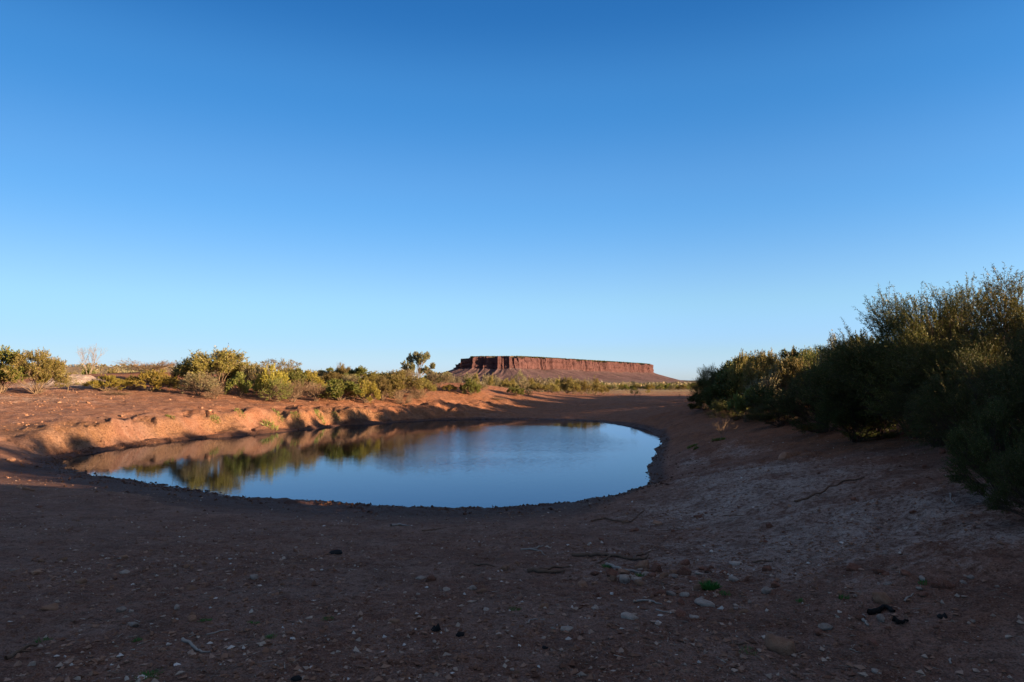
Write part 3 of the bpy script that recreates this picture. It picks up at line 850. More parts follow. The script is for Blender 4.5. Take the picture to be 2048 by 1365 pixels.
ords = ['first','second','third','fourth','fifth','sixth','seventh','eighth','ninth','tenth','eleventh','twelfth','thirteenth','fourteenth','fifteenth','sixteenth',
        'seventeenth','eighteenth','nineteenth','twentieth']
def ordn(i):
    if i < 20: return ords[i]
    t = ['twenty', 'thirty', 'forty', 'fifty'][(i + 1) // 10 - 2]
    return t + '-' + ords[(i + 1) % 10 - 1] if (i + 1) % 10 else {30: 'thirtieth', 40: 'fortieth', 50: 'fiftieth'}[i + 1]
G1 = 'shrubs along the left bank'
WF = 1.2
for a in [
    ('green','m',0, 6,704,100,43,'tall dark green bushy acacia cut by the left edge of the photo',dict(leafmat='green')),
    ('olive','m',0, 76,706,84,43.5,'rounded olive-brown feathery shrub second from the left edge'),
    ('sparse','m',0, 137,752,38,45,'small thin shrub with bare forked stem in front of the pale clay mound'),
    ('yellow','m',0, 212,753,66,47,'low spreading yellow-green shrub right of the pale clay mound'),
    ('yellow','m',1, 305,744,74,48.5,'wide golden yellow shrub left of the dark red gap in the bank'),
    ('dry','m',0, 255,762,50,48.5,'brown twiggy low shrub between the two yellow shrubs on the left'),
    ('dry','m',1, 240,785,46,45,'low dry brown brush at the foot of the yellow-green shrubs'),
    ('dry','m',2, 300,722,84,60,'grey leafless-looking twiggy shrub showing above the golden yellow shrub'),
    ('olive','m',3, 436,704,104,51,'tallest olive-gold feathery shrub of the left bank'),
    ('olive','m',2, 386,720,62,53,'dark ragged shrub leaning left out of the tallest olive shrub', dict(leafmat='dark')),
    ('grey','m',0, 398,747,58,47.5,'pale grey-green rounded bush at the right side of the dark red gap'),
    ('dry','m',0, 432,772,40,46.5,'reddish brown twiggy brush below the tallest olive shrub'),
    ('olive','m',3, 490,727,64,53,'olive-brown shrub adjoining the tallest one on its right'),
    ('green','m',1, 478,748,42,49.5,'small fresh green bush under the right side of the tallest olive shrub'),
    ('grey','m',1, 516,730,52,52,'dusty grey-brown shrub left of the big yellow-topped shrub'),
    ('sparse','m',1, 541,718,36,64,'pale thin-crowned small tree standing behind the big yellow-topped shrub'),
    ('yellow','m',2, 546,735,58,50.5,'big yellow-topped shrub in the middle of the left bank'),
    ('grey','m',2, 556,758,54,48.5,'grey-green bush low in front of the big yellow-topped shrub',dict(leafmat='green')),
    ('sparse','m',2, 577,718,42,66,'open wispy small tree with layered crown behind the left bank shrubs'),
    ('green','m',2, 596,740,54,54,'mid green shrub right of the big yellow-topped shrub'),
    ('dry','m',1, 588,762,56,49.5,'brown leggy brush with many bare stems under the mid green shrub'),
    ('yellow','m',3, 622,744,46,55,'mixed yellow and green shrub left of the flat green shrub pair'),
    ('dry','m',2, 634,766,44,51,'thin pinkish brown brush beside the bright green dome'),
    ('green','m',3, 655,738,46,66,'fresh green rounded bush on the skyline left of the dead twigs'),
    ('olive','m',4, 684,731,32,64,'brownish shrub with dead twigs poking above it on the skyline'),
    ('green','m',4, 682,762,78,52.5,'bright green dome-shaped bush low on the left bank',dict(leafmat='green')),
    ('green','m',0, 719,737,50,62,'round green bush with a pale top on the skyline'),
    ('yellow','m',0, 732,765,48,53,'low yellow-orange bush right of the bright green dome'),
    ('olive','m',5, 765,757,44,55,'dark olive bush between the low yellow bush and the wide olive shrub'),
    ('olive','m',0, 796,744,80,57,'wide feathery olive shrub left of the lone gum tree'),
    ('dry','m',0, 808,783,30,55,'small dry tuft under the wide feathery olive shrub'),
    ('olive','m',1, 845,758,48,59.5,'olive-brown shrub at the right end of the dense shrub row'),
    ('dry','m',1, 838,778,34,58,'reddish dry brush at the foot of the right end of the shrub row'),
    ('green','m',1, 862,752,36,70,'green bush just right of the gum tree trunk'),
    ('grey','m',1, 818,741,34,76,'pale grey-green bush behind the shrub row left of the gum trunk'),
    ('yellow','m',1, 898,770,24,64,'small yellow-green dome alone on the red slope'),
    ('green','m',2, 941,760,36,64,'isolated green bush with a clear dark stem on the red slope',dict(leafmat='green',name='green_shrub')),
    ('grey','m',0, 960,764,26,66,'thin grey bush just right of the isolated green bush'),
    ('green','m',3, 1030,773,28,69,'compact green bush low on the red slope left of the far flat'),
    ('grey','m',2, 1057,779,14,70,'tiny grey-green bush right of the compact green bush'),
    ('dry','m',2, 997,795,22,64,'low dry brown tuft on the shadow-streaked slope'),
    ('grey','m',0, 640,752,40,62,'grey bush tucked behind the flat green shrub pair'),
    ('olive','m',2, 575,738,50,60,'dark olive bush filling the back of the left bank row'),
    ('green','m',4, 748,748,38,64,'green bush behind the dark olive bush'),
    ('grey','m',1, 700,750,34,60,'brown-grey bush between the skyline shrubs'),
]:
    kw = a[8] if len(a) > 8 else {}
    plant_px(*a[:8], cat='shrub', group=G1, **kw)

g4 = np.random.default_rng(44)
for i, cx in enumerate([470, 505, 530, 562, 590, 610, 640, 668, 695, 742, 770, 876]):
    k = ['green', 'grey', 'olive', 'yellow', 'olive'][i % 5]
    plant_px(k, 'm', i % 5, cx, 742 + g4.normal() * 3 + 0.012 * (cx - 470), 50, 58 + 5 * g4.random() + 0.012 * (cx - 470),
             {'green': 'green', 'grey': 'dusty grey', 'olive': 'olive', 'yellow': 'yellow-green'}[k] + ' shrub in the second row of the left bank, %s from the left' % ordn(i), 'shrub', 'second row of left bank shrubs')
# the lone gum, the dead tree on the ridge
plant_px('gum','n',1, 836,705,56,100,'lone gum tree with forked trunk and open clumped crown left of the mesa', 'tree', rot=0.0)
plant_px('dead','n',0, 180,688,46,63,'bare pale dead tree on the red ridge at the left', 'tree')
plant_px('deadtwig','n',1, 681,722,22,65,'bare dead twigs sticking up above the shrub row', 'dead shrub')
plant_px('deadtwig','n',2, 812,733,16,62,'thin bare twigs above the wide feathery olive shrub', 'dead shrub')

# middle-distance trees in front of the mesa
mid = [(872,746,26,150,'gum'),(892,744,28,150,'gum'),(905,752,16,140,'grey'),(918,752,16,130,'grey'),(938,748,20,96,'grey'),(951,749,15,100,'olive'),(972,750,18,95,'grey'),(985,752,17,92,'olive'),(995,754,16,90,'grey'),
       (1010,759,20,86,'olive'),(1024,758,18,88,'olive'),(1042,741,26,95,'sparse'),(1046,762,28,84,'grey'),(1060,757,24,92,'olive'),(1078,768,36,80,'olive'),(1074,756,24,98,'grey'),(1094,757,26,100,'grey'),
       (1104,768,26,82,'olive'),(1110,755,16,104,'sparse'),(1118,758,20,96,'olive'),(1135,757,34,88,'olive'),(1146,764,24,84,'olive'),(1152,759,24,104,'grey'),(1163,763,34,86,'olive'),(1176,760,24,90,'grey'),
       (1190,758,24,98,'olive'),(1190,768,30,88,'olive'),(1207,772,18,92,'olive')]
mid.sort()
desc = {'gum': 'dull green gum tree', 'grey': 'pale grey-green bush', 'olive': 'olive feathery bush', 'sparse': 'thin-crowned bare-stemmed tree'}
for i, (cx, top, w, Y, k) in enumerate(mid):
    tr = k in ('gum', 'sparse')
    plant_px(k, 'f' if k != 'sparse' else 'm', i % 3, cx, top, w, Y, '%s, %s from the left in the hazy row below the mesa' % (desc[k], ordn(i)), 'tree' if tr else 'shrub', 'bushes and trees below the mesa')

g5 = np.random.default_rng(5)
far = []
for i in range(34):
    cx = 1204 + i * 5.9 + g5.normal() * 1.5
    far.append((cx, 770.5 + g5.normal() * 1.8 - (1.5 if i % 3 == 0 else 0), 11 + 7 * g5.random(), 175 + 40 * g5.random() - (25 if i % 4 == 0 else 0), ['green','yellow','olive','green','grey'][i % 5]))
far.sort()
d2 = {'green': 'green tree', 'yellow': 'golden yellow-green tree', 'olive': 'brownish olive tree', 'grey': 'dusty green tree'}
for i, (cx, top, w, Y, k) in enumerate(far):
    plant_px(k, 'f', i % 4, cx, top, w, Y, '%s, %s from the left in the tree line beyond the far flat' % (d2[k], ordn(i)), 'tree', 'tree line beyond the far flat', name='distant_tree')
for cx, top, w, Y, lab, k in [(1269,775,14,74,'slender tree with green top on a bare dark trunk at the shade edge','sparse'),(1277,781,12,78,'thin bare tree right of the slender green-topped tree','deadtwig'),
                           (1221,783,12,90,'reddish dead bush at the left end of the far flat','deadtwig'),(1253,777,12,110,'brown dead bush in front of the distant tree line','deadtwig'),
                           (1296,780,10,96,'small yellow-topped thin tree on the far flat','sparse'),(1356,786,16,74,'bare low dead bush near the right side of the far flat','deadtwig'),
                           (1377,786,18,72,'bare branching dead bush beside the dark right thicket','deadtwig'),(1238,789,12,84,'pale fallen dead bush on the far flat','dead')]:
    plant_px(k, 'm' if k == 'sparse' else 'n', 1, cx, top, w, Y, lab, 'dead shrub' if k != 'sparse' else 'tree', None, **({'leafmat': 'yellow'} if k == 'sparse' else {}))
for cx, top, Y, lab in [(1177,776,78,'leaning pale dead trunk at the edge of the shaded ramp'),(1122,783,78,'short pale dead stump on the red slope')]:
    plant_px('dead', 'n', 2, cx, top, 9, Y, lab, 'dead tree', None)

# the thicket on the right bank
G2 = 'shrubs of the dark right thicket'
for a in [
    ('needle','n',0, 1420,733,62,42,'dark spiky acacia at the far left end of the right thicket'),
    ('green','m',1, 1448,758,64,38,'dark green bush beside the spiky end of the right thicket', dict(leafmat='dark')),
    ('olive','m',1, 1484,714,62,37,'olive shrub with a pale yellow tuft on top in the right thicket'),
    ('olive','m',2, 1530,712,84,34,'broad golden brown feathery shrub on the right skyline'),
    ('grey','m',2, 1534,742,70,31,'soft grey-green bush in the middle of the right thicket'),
    ('olive','m',3, 1578,722,74,31,'golden feathery shrub right of the broad golden brown one'),
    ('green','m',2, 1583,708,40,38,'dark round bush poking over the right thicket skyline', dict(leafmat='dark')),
    ('sparse','m',1, 1624,694,56,33,'open green small tree with scattered leaves on the right skyline', dict(leafmat='green')),
    ('sparse','m',2, 1660,668,58,31,'pale wispy small tree rising above the right thicket'),
    ('needle','n',1, 1700,682,110,22,'dark fine-leaved acacia left of the largest tree'),
    ('thicket','m',0, 1410,778,56,41,'low dark bush at the water end of the right thicket'),
    ('green','m',3, 1492,782,60,29,'fresh green low bush glowing in the shaded thicket', dict(leafmat='green')),
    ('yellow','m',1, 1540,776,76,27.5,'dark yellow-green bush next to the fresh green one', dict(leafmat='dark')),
    ('thicket','n',1, 1470,800,80,31,'dark twiggy bush at the foot of the right thicket'),
    ('thicket','n',0, 1560,798,100,25,'dark brown twiggy bush under the golden shrubs'),
    ('thicket','n',2, 1645,748,150,20.5,'wide black-green bush with bare lower twigs at mid thicket'),
    ('needle','n',2, 1636,728,110,24,'dark drooping acacia behind the wide black-green bush'),
    ('needle','n',3, 1835,590,290,15.2,'tall acacia with long spiky branches reaching left against the sky'),
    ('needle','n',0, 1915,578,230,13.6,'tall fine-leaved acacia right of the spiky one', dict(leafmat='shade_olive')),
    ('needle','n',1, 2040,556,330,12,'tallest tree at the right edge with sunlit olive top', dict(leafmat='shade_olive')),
    ('thicket','n',1, 1745,690,190,17.2,'dense dark bush below the spiky branches'),
    ('thicket','n',2, 1708,770,130,16.8,'dark low bush with twisted pale stems over red soil'),
    ('needle','n',3, 1865,740,170,12.8,'dark acacia with bare leaning branches in front of the tall trees'),
    ('needle','n',2, 1960,700,210,10.5,'near dark acacia with yellowish twigs at the right'),
    ('thicket','n',0, 2000,815,170,7.6,'dense black bush hugging the clay bank at the right edge'),
    ('needle','n',0, 2080,650,260,8.2,'large acacia cut by the right edge of the photo'),
    ('thicket','n',1, 2085,890,150,6.3,'nearest dark bush cut by the right edge'),
]:
    kw = a[8] if len(a) > 8 else {}
    plant_px(*a[:8], cat='tree' if a[0] in ('needle', 'sparse') else 'shrub', group=G2, **kw)
plant_px('deadtwig','n',3, 1445,818,50,24,'leafless twiggy bush standing alone on the right clay bank', 'dead shrub')
# deeper rows and the trees beside and behind the camera that shade the hollow
g6 = np.random.default_rng(16)
offs = [(8.2,5.0,3.4,1.7),(9.8,7.2,3.6,1.9),(7.6,2.6,3.2,1.5),(9.2,1.0,3.5,1.8),(8.6,-1.4,3.2,1.6),(10.4,-3.2,3.6,1.8),(9.0,-5.4,3.3,1.8),(10.8,-7.6,3.4,1.9),(9.4,-10,3.3,1.8),
        (11.8,4.6,3.8,2.0),(12.2,0.2,3.8,2.0),(12.5,-5.2,3.8,2.1),(13.4,9.8,2.3,1.7),(12.6,12.6,2.6,1.6),(13.6,15.6,3.0,1.8),(12.6,19.0,2.6,1.7),(14.2,22.5,2.6,1.8),(13.8,26.5,2.4,1.6),(15.0,31,2.3,1.6),(14.6,36,2.5,1.8),
        (15.0,41,2.6,1.8),(15.6,45,2.7,1.9),(16.2,49,2.7,1.9),(17.6,54,2.7,1.9),(18.8,58,2.8,2.0),(21,62,2.9,2.0),(22.5,66,3.0,2.0),(24.5,70,3.0,2.1),(20,48,3.2,2.1),(19,42,3.2,2.1),(23,56,3.3,2.1),(16.5,10,2.4,1.8),(17,4,3.2,2.0),(17,-3,3.6,2.1),(18.5,16,2.6,1.9),(18.2,24,2.8,1.8),(18,30,3.0,1.9),(18.5,36,3.1,2.0),(28,73,2.6,1.9),(32,80,2.6,1.9),(12,-13,3.4,2.0),(9,-16,3.4,2.0)]
offs.sort(key=lambda q: q[1])
def ray_cap(x, y, h, w):
    ln = 18.2 - 0.404 * (x + 13)
    if abs(y - ln) < 1.3 + 0.6 * w:
        return max(0.5, min(h, 0.2 + (x + 13) / 0.927 * math.tan(SUN_EL) - 0.25 - gz(x, y)))
    return h
for i, (x, y, h, w) in enumerate(offs):
    h = ray_cap(x, y, h, w)
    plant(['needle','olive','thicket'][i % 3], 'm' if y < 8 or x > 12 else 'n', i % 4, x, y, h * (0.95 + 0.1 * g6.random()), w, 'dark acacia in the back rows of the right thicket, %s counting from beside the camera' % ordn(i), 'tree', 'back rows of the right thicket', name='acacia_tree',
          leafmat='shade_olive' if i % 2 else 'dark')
for i, y in enumerate(np.arange(37, 82, 1.9)):
    x = 0.275 * y + 2.0 + 0.5 * (i % 3)
    plant('thicket', 'f', i % 3, x, y, 2.0 + 0.3 * (i % 2), 1.45, 'low dark bush closing the far flank of the right thicket, %s from the near end' % ordn(i), 'shrub', 'far flank of the right thicket')
for i in range(9):     # fills between ridge and plain on the left
    cx = 30 + i * 38 + g6.normal() * 6
    plant_px(['grey','green','olive'][i % 3], 'f', i % 3, cx, 742 + g6.normal() * 2, 26, 92 + 14 * g6.random(), 'olive scrub bush behind the red ridge, %s from the left' % ordn(i), 'shrub', 'scrub behind the red ridge')
for i, (x, y) in enumerate([(6.6,4.4),(7.4,6.6),(7.0,0.8),(7.2,-1.2),(7.8,-3.4),(8.6,3.0),(9.0,5.2),(8.0,8.6),(9.6,9.4),(9.8,-1.0),(7.6,-5.8),(7.6,-8.2),(10.6,2.6),(10.8,6.2),(11.0,9.0),(11.4,13),(11.8,17),(12.2,21),(13.4,14.5),(13.8,19),(12.8,25),(9.3,4.4),(9.6,1.8),(9.2,-.4),(9.0,6.6),(11.6,4.4),(11.8,3.0),(12.0,1.2),(11.6,-1.2),(11.4,-3.0),(8.6,-2.2),(8.8,-4.4)]):
    plant('thicket', 'm', i % 3, x, y, ray_cap(x, y, 1.9 if i < 22 else 2.5, 1.3), 1.35, 'low dark understorey bush beside the camera, %s along the row' % ordn(i), 'shrub', 'understorey of the right thicket')
# low scrub over the plain and the rise: uncountable
def scatter_scrub():
    g = np.random.default_rng(77); b = Buf()
    n = 5200
    az = np.radians(g.uniform(-42, 42, n)); r = 130 * (900 / 130) ** g.random(n)
    x, y = r * np.sin(az), r * np.cos(az)
    keep = (vnoise(x / 30, y / 30, 3) > 0.35)
    keep &= ~((x > 14) & (r < 210))
    x, y, r = x[keep], y[keep], r[keep]
    z = ground_z(x, y)
    n = len(x); R = g.uniform(0.5, 1.7, n) * (0.8 + r / 900); H = R * g.uniform(0.7, 1.3, n)
    m = 46
    v = unit(g.normal(size=(n, m, 3))); v[..., 2] = np.abs(v[..., 2])
    p = np.stack([x, y, z], 1)[:, None] + v * np.stack([R, R, H], 1)[:, None] * (0.4 + 0.6 * g.random((n, m, 1)))
    L = np.repeat(R * 0.5, m)
    leaves(b, p.reshape(-1, 3), (v + g.normal(size=v.shape) * 0.6).reshape(-1, 3), L, L * 0.7, g)
    o = link('plain_scrub', b.mesh('plain_scrub', LM['grey']))
    tag(o, 'low grey-green scrub dotted over the distant plain and rise', 'scrub', kind='stuff')
    b = Buf()
    n = 2600; t = g.random(n)
    rim = np.array([(-560,7560),(-600,7350),(-520,7150),(-330,7050),(30,7020),(330,7370),(800,8040),(1300,8760),(1750,9440),(1990,9920)])
    s = t * (len(rim) - 1); i = np.minimum(s.astype(int), len(rim) - 2); f = (s - i)[:, None]
    q = rim[i] * (1 - f) + rim[i + 1] * f
    q = q + g.uniform(0, 200, (n, 1)) * np.array([[0.1, 0.9]]) + np.array([[40, 70]])
    q = q[q[:, 0] > -440]; n = len(q)
    P0 = np.column_stack([q, np.full(n, 287.0)])
    leaves(b, np.repeat(P0, 6, 0), unit(g.normal(size=(n * 6, 3)) + [0, 0, 1.0]), 8.0, 6.0, g)
    o = link('plateau_scrub', b.mesh('plateau_scrub', LM['dark']))
    tag(o, 'thin dark green scrub along the flat top of the mesa', 'scrub', kind='stuff')
scatter_scrub()
# ------------------------------------------------------------------ stones, clods, sticks, dung, weeds
def stone_material(name, a, b, c):
    t = NT(name)
    co = t.coord('Object'); oi = t.n('ObjectInfo')
    n = t.noise(co, 2.2, 5, 0.65); n2 = t.noise(co, 9.0, 4, 0.7)
    col = t.mix(t.ramp(n, [(0.35, 0.0), (0.65, 1.0)]), a, b)
    col = t.mix(t.ramp(n2, [(0.52, 0.0), (0.66, 0.7)]), col, c)
    hs = t.n('HueSaturation'); hs.inputs['Saturation'].default_value = 1.0
    t.l(t.math('ADD', 0.75, t.math('MULTIPLY', oi.outputs['Random'], 0.5)), hs.inputs['Value']); t.l(col, hs.inputs['Color'])
    t.bsdf(hs.outputs[0], 0.9, 0.2, t.bump(n2, 0.6, 0.08))
    return t.m
SM = {'red': stone_material('red_sandstone', (0.15, 0.055, 0.035), (0.24, 0.095, 0.058), (0.30, 0.17, 0.12)),
      'tan': stone_material('tan_stone', (0.27, 0.13, 0.078), (0.37, 0.20, 0.125), (0.21, 0.09, 0.05)),
      'pale': stone_material('pale_stone', (0.34, 0.235, 0.185), (0.46, 0.36, 0.30), (0.28, 0.16, 0.11))}

def ico(sub):
    import bmesh
    bm = bmesh.new(); bmesh.ops.create_icosphere(bm, subdivisions=sub, radius=1.0)
    V = np.array([v.co[:] for v in bm.verts]); F = np.array([[v.index for v in f.verts] for f in bm.faces]); bm.free()
    return V, F
IV, IF = ico(3)
STONES = {}
def stone_mesh(kind, v, flat):
    k = (kind, v, flat)
    if k not in STONES:
        g = np.random.default_rng(900 + v * 13)
        V = IV.copy()
        for q in range(16):                       # chop facets
            nrm = unit(g.normal(size=3)); dcut = 0.45 + 0.4 * g.random()
            ex = V @ nrm - dcut
            V = V - np.where(ex > 0, ex * 0.85, 0)[:, None] * nrm
        V *= (1 + 0.10 * fbm(V[:, 0] * 2 + V[:, 2] * 1.3, V[:, 1] * 2 - V[:, 2] * 1.7, 4, v))[:, None]
        V *= np.array([1, 0.72 + 0.2 * g.random(), (0.42 if flat else 0.66) + 0.12 * g.random()])
        V /= np.abs(V[:, 0]).max()
        STONES[k] = mesh_np('stone', V, IF, True, [SM[kind]])
    return STONES[k]

def stone_at(x, y, w, kind, v, label, group=None, flat=False, name='stone', cat='stone', z=None):
    me = stone_mesh(kind, v, flat)
    o = link(name, me, None, (x, y, (gz(x, y) if z is None else z) + w * (0.05 if flat else 0.09)), (rng.normal() * 0.15, rng.normal() * 0.15, rng.random() * 6.28), (w / 2,) * 3)
    return tag(o, label, cat, group)

for i, (px, py, w, kind, flat, lab) in enumerate([
    (1552,1300,56,'tan',0,'largest rounded orange-brown rock in the near right foreground'),
    (1652,1264,22,'pale',0,'pale rounded stone above and right of the largest rock'),
    (1638,1272,18,'red',0,'red stone touching the pale rounded stone right of the largest rock'),
    (1747,1291,24,'red',0,'dark red square stone in the right foreground'),
    (1762,1208,32,'tan',0,'brown stone standing beside the black burnt wood'),
    (1412,1213,28,'pale',1,'long pale flat stone below the green grass tuft'),
    (1256,1237,32,'pale',1,'broad pale flat stone below the stone heap'),
    (1399,1181,22,'tan',0,'tan stone just left of the green grass tuft'),
    (1418,1166,18,'tan',0,'tan stone just above the green grass tuft'),
    (1466,1164,18,'pale',0,'whitish knobbly stone right of and above the grass tuft'),
    (1472,1131,24,'pale',1,'pale flat stone at the upper right of the stone heap'),
    (1314,1143,28,'red',0,'largest rounded red boulder of the stone heap'),
    (1286,1138,20,'tan',0,'upright tan block on the left of the stone heap'),
    (1292,1152,14,'pale',0,'pale egg-shaped stone at the front of the stone heap'),
    (1306,1154,16,'red',0,'smooth red stone next to the pale egg-shaped one in the heap'),
    (1226,1153,24,'red',0,'dark red stone at the left edge of the stone heap'),
    (1248,1147,22,'tan',1,'tan flat stone on the left shoulder of the heap'),
    (1246,1155,20,'pale',1,'pale flat stone low at the left of the heap'),
    (1226,1163,18,'tan',0,'pointed tan stone below the left edge of the heap'),
    (1249,1166,18,'pale',0,'pale wedge stone below the heap'),
    (1280,1170,28,'tan',1,'wide tan flat slab below the heap'),
    (1270,1162,20,'pale',1,'thin pale slab lying above the wide tan one'),
    (1327,1153,18,'tan',0,'tan stone right of the front red stone in the heap'),
    (1350,1156,13,'pale',0,'small pale stone on the right side of the heap'),
    (1348,1148,16,'tan',0,'small tan stone behind the right side of the heap'),
    (1370,1150,26,'red',0,'wide red stone at the right end of the heap'),
    (1368,1133,16,'red',0,'red stone above the right end of the heap'),
    (1368,1138,11,'tan',0,'little tan stone leaning on the red one above the heap'),
    (1384,1161,20,'red',1,'flat red stone between the heap and the grass tuft'),
    (1416,1147,17,'red',0,'red square stone above the grass tuft'),
    (1422,1138,12,'red',0,'small red stone resting on the red square one'),
    (1405,1138,14,'red',1,'flat red stone left of the red square one'),
    (1449,1148,16,'red',1,'reddish flake right of the red square stone'),
    (1188,1149,14,'red',1,'small flat red stone left of the heap'),
    (1166,1171,20,'tan',1,'tan pair-like flat stone left of and below the heap'),
    (1190,1170,12,'tan',0,'small tan stone beside the tan flat one'),
    (1316,1190,26,'red',1,'broad flat red stone midway below the heap'),
    (1343,1192,20,'pale',1,'slanted pale stone right of the broad flat red one'),
    (1369,1195,18,'pale',0,'rough pale pink stone below the heap'),
    (1195,1196,12,'red',0,'round red pebble alone left of the broad flat red stone'),
    (1364,1212,13,'red',0,'round red stone left of the long pale flat stone'),
    (1364,1232,24,'red',1,'long flat red stone at the bottom of the stony patch'),
    (1386,1237,18,'pale',1,'pale flat stone beside the long flat red one'),
    (1487,1227,16,'tan',0,'tan stone right of the long pale flat stone'),
    (1471,1220,10,'pale',0,'small round white stone near the tan one right of the long pale stone'),
    (1188,1219,14,'pale',1,'small whitish stone under the lone round red pebble'),
    (862,1162,28,'red',1,'long red-brown stone in the middle foreground'),
    (842,1161,12,'pale',1,'tiny white stone left of the long red-brown one'),
    (1009,1142,18,'tan',0,'crumbly orange stone in the middle foreground'),
    (947,1180,16,'pale',0,'pale pointed stone in the middle foreground'),
    (962,1186,18,'tan',1,'tan flat stone right of the pale pointed one'),
    (893,1181,14,'pale',1,'thin white flake between two stones in the middle foreground'),
    (972,1223,16,'pale',1,'pale flat stone below the middle foreground pair'),
    (1087,1217,20,'tan',1,'tan flat stone right of the dried plant clump'),
    (1134,1261,18,'pale',1,'white flat stone in the centre right foreground'),
    (786,1246,22,'tan',1,'brown flat stone left of the black dung'),
    (102,1219,30,'tan',1,'long tan stone in the lower left foreground'),
    (268,1253,22,'pale',1,'pale stone with a flat top in the lower left foreground'),
    (242,1226,18,'pale',0,'pale stone left of the small white one in the lower left'),
    (262,1225,12,'pale',0,'small pale stone beside the one in the lower left'),
    (354,1219,14,'pale',0,'small white cube-like stone in the left foreground'),
    (161,1168,14,'tan',0,'upright tan stone in the left foreground'),
    (245,1117,18,'tan',1,'tan flat stone in the upper left foreground'),
    (72,1150,20,'tan',1,'flat tan stone near the left edge'),
    (78,1015,14,'red',1,'flat red stone near the mud margin at the left'),
    (82,1125,12,'tan',0,'small tan stone left of a paler one near the left edge'),
    (127,1124,13,'tan',0,'small paler stone with shadow side near the left edge'),
    (248,1150,16,'pale',1,'pale flat flake in the left foreground'),
    (385,1243,14,'tan',0,'reddish tan stone by green weeds in the left foreground'),
    (375,1137,12,'tan',0,'small dark tan stone in the left middle foreground'),
    (510,1161,17,'pale',0,'whitish stone in the centre left foreground'),
    (382,1180,20,'tan',1,'mottled tan stone in the centre left foreground'),
    (555,1148,12,'tan',0,'small tan stone right of centre left foreground'),
    (582,1324,22,'tan',1,'tan stone in the bottom centre left foreground'),
    (64,1332,14,'pale',0,'white stone in the bottom left corner area'),
    (1708,1141,22,'red',1,'flat red slab in the far right stone group'),
    (1757,1147,26,'red',1,'largest flat red slab of the far right stone group'),
    (1773,1152,14,'red',0,'red block right of the largest slab in the far right group'),
    (1812,1153,18,'red',0,'red block at the right of the far right stone group'),
    (1804,1146,9,'pale',0,'small white stone on top of the far right stone group'),
    (1775,1171,14,'pale',1,'pale flat stone under the far right stone group'),
    (1757,1170,7,'pale',0,'tiny bright white pebble under the far right group'),
    (1846,1167,10,'pale',0,'white pebble beside the small green weed on the right'),
    (1873,1174,28,'red',1,'tilted red slab right of the white pebble'),
    (1896,1178,24,'red',0,'big dark red stone behind the tilted slab'),
    (1926,1167,11,'pale',0,'pale round stone right of the tilted red slab'),
    (1839,1183,13,'pale',1,'pale stone left of the tilted red slab'),
    (1847,1193,22,'red',1,'low red stone under the tilted slab'),
    (1995,1176,9,'pale',1,'small white chip near the right edge'),
    (1764,1246,14,'pale',0,'pale stone below the black burnt wood'),
    (1752,1348,20,'pale',1,'pale chip in the lower right corner area'),
    (1535,1142,18,'red',0,'dark red stone in the upper right stony strip'),
    (1552,1174,22,'red',0,'big dark red stone in the upper right stony strip'),
    (1532,1186,20,'pale',0,'crumbly pale stone right of the grass tuft'),
    (1594,1133,6,'red',0,'small red stone on the clay slope'),
    (1539,1056,14,'red',0,'bright red stone alone on the pale clay slope'),
    (1395,1035,12,'red',1,'flat red stone on the lower clay slope'),
    (1345,1064,9,'red',0,'dark stone at the foot of the clay slope'),
    (1312,1050,20,'tan',1,'tan flat stone at the foot of the clay slope'),
    (1250,1047,14,'tan',0,'tan stone near the water at the foot of the clay slope'),
    (1272,1062,12,'red',0,'rusty stone near the water at the foot of the clay slope'),
    (1884,908,20,'red',0,'orange-red boulder under the right thicket'),
    (1570,918,32,'tan',1,'pale orange outcrop slab on the right clay bank'),
    (1535,842,20,'tan',1,'flat slab at the foot of the right thicket'),
    (52,980,16,'tan',1,'sunlit tan stone cluster piece at the left edge light patch'),
    (40,976,13,'tan',0,'sunlit upright stone in the left edge light patch'),
    (64,983,12,'tan',0,'sunlit small stone right of the others in the left light patch'),
    (22,924,14,'tan',0,'sunlit stone in the upper light streak at the left edge'),
]):
    q = gp(px, py)
    Y = q[1]
    stone_at(q[0], q[1], w / FPX * Y * 1.28, kind, i % 7, lab, None, bool(flat), 'rock' if w > 50 else 'stone', 'rock' if w > 50 else 'stone', z=q[2])

g = np.random.default_rng(321)
regs = [  # name, px range, py range, count, width range (m), kinds
    ('on the sunlit left bank', (0, 520), (796, 850), 24, (0.10, 0.30), ('tan', 'tan', 'tan'), 'sunlit pale stone, one of many strewn on the sunlit left bank'),
    ('on the red slope under the shrubs', (520, 900), (798, 822), 12, (0.10, 0.32), ('tan', 'red'), 'small reddish stone strewn on the red slope under the shrubs'),
    ('in the left foreground', (0, 700), (1060, 1350), 28, (0.02, 0.055), ('pale', 'tan', 'tan'), 'small dull stone scattered on the shaded left foreground'),
    ('in the middle foreground', (700, 1100), (1050, 1350), 18, (0.02, 0.05), ('pale', 'tan', 'red'), 'small dull stone scattered on the shaded middle foreground'),
    ('in the right foreground', (1120, 2040), (1135, 1340), 34, (0.02, 0.06), ('red', 'red', 'tan', 'pale'), 'small stone scattered on the shaded right foreground'),
    ('around the stone heap', (1180, 1500), (1130, 1245), 36, (0.025, 0.085), ('tan', 'red', 'pale', 'tan', 'red'), ''),
    ('by the water at the right', (1150, 1420), (1015, 1085), 22, (0.04, 0.11), ('red', 'tan', 'red'), 'reddish stone strewn near the water at the foot of the clay bank'),
    ('on the clay bank', (1450, 1990), (890, 1110), 14, (0.04, 0.10), ('tan', 'red'), 'small stone lying on the right clay bank')]
